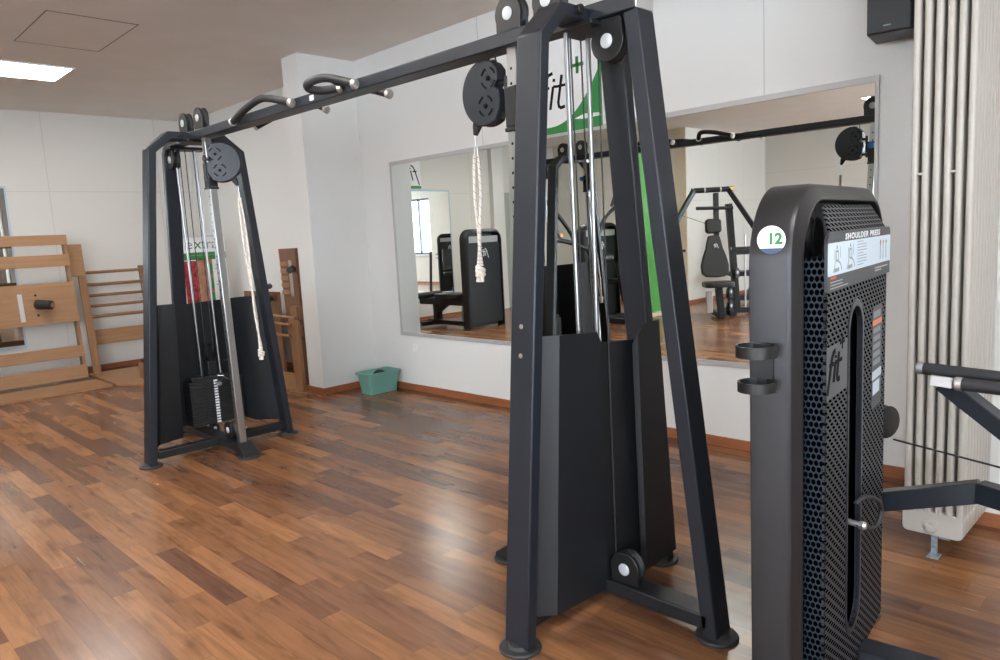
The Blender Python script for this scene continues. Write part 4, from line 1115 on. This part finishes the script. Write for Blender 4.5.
for z in (.38, .68, .16): housed_pulley(R3, WM[R3.name]@Vector((-.20,-.28-(z == .68)*.10,z)), (1,0,0), (0,0,1), .075, .05)
obj('side_arm', MB().box(-.34, -.26, -1.15, -.36, .95, 1.03), M['steel2'], R3, local=True, bevel=.005)
obj('rear_pole', MB().cyl((-.30,-.55,.1), (-.30,-.55,1.25), .012, 12), M['satin'], R3, local=True)

R4 = empty('leg_press_machine', (-5.75, -4.3, 0), math.radians(140), 'black weight tower seen twice mirrored inside the small reflected mirror', 'gym machine')
weight_tower(R4, .75, 1.56)
obj('seat_frame', MB().box(.0, .9, -.05, .05, .05, .14).bar((.7,-.6,.12), (.3,-.55,1.1), .07, .09, (1,0,0)), M['steel2'], R4, local=True, bevel=.005)
obj('seat_cushion', MB().box(.45, .9, -.25, .25, .50, .58), M['uphol'], R4, local=True, bevel=.02, seg=3)
obj('backrest', MB().bar((.35,-.05,.60), (.15,-.05,1.15), .4, .08, (1,0,0)), M['uphol'], R4, local=True, bevel=.02, seg=3)

# green banner stand visible in the slit beside the outer leg
GB = empty('green_banner', (-6.9, -1.72, 0), 0, 'bright green upright banner glimpsed in the mirror through the gap between two legs', 'banner')
gx = -6.62; g0_, g1_ = -1.78, -1.20
obj('print', MB().box(gx-.001, gx+.001, g0_, g1_, .07, 2.75), M['lime'], GB)
obj('base_cassette', MB().box(gx-.05, gx+.05, g0_, g1_, 0, .07), M['cream'], GB, bevel=.01)
# water bottle on the floor by the grey door, in reflection
wb = empty('water_bottle', (-8.6, .02, 0), 0, 'clear water bottle with a blue cap standing right of the mirrored leg curl tower', 'bottle')
obj('bottle_body', MB().lathe([(0,.035),(.005,.04),(.16,.04),(.20,.034),(.24,.014),(.26,.013)], (-8.6,.02,0), (0,0,1), 24), M['lblue'], wb)
obj('cap', MB().lathe([(.26,.016),(.285,.016)], (-8.6,.02,0), (0,0,1), 20), M['blue'], wb)

# ---------------------------------------------------------------- light
wd = bpy.data.worlds.new('daylight'); SC.world = wd; wd.use_nodes = True
bg = wd.node_tree.nodes['Background']; bg.inputs[0].default_value = (.80,.90,1.0,1); bg.inputs[1].default_value = 16.0
def portal(loc, rotz, sx, sz):
    l = bpy.data.lights.new('window_daylight', 'AREA'); l.shape = 'RECTANGLE'; l.size = sx; l.size_y = sz
    l.cycles.is_portal = True
    o = bpy.data.objects.new('window_daylight', l); COL.objects.link(o); o.location = loc; o.rotation_euler = (PI/2, 0, rotz)
for a, b in wins: portal(((a+b)/2, YB-.15, (WZ0+WZ1)/2), PI, b-a, WZ1-WZ0)      # area light faces -z local -> into the room
for a, b in rw: portal((XR+.15, (a+b)/2, (WZ0+WZ1)/2), -PI/2+PI, b-a, WZ1-WZ0)

# ---------------------------------------------------------------- camera
cam = bpy.data.cameras.new('camera'); co = bpy.data.objects.new('camera', cam); COL.objects.link(co)
f = 727.4545
cam.sensor_fit = 'HORIZONTAL'; cam.sensor_width = 36; cam.lens = f/1000*36
R = ((0.7072598,0.7050712,-0.0515575),(0.0552244,-0.1278075,-0.9902603),(-0.7047935,0.6975240,-0.1293302))
Rm = Matrix(R)          # rows: camera right, down, forward in world axes
right = Rm[0]; down = Rm[1]; fwd = Rm[2]
co.matrix_world = Matrix(((right[0], -down[0], -fwd[0], 0), (right[1], -down[1], -fwd[1], 0), (right[2], -down[2], -fwd[2], 1.45), (0,0,0,1)))
cam.clip_start = .05
SC.camera = co
SC.view_settings.view_transform = 'Standard'; SC.view_settings.look = 'None'; SC.view_settings.gamma = 1
SC.view_settings.use_curve_mapping = False; SC.view_settings.exposure = 0.95
SC.cycles.max_bounces = 10; SC.cycles.diffuse_bounces = 5; SC.cycles.glossy_bounces = 8; SC.cycles.transparent_max_bounces = 8
SC.cycles.sample_clamp_indirect = 6; SC.cycles.caustics_reflective = False; SC.cycles.caustics_refractive = False
SC.cycles.use_denoising = True
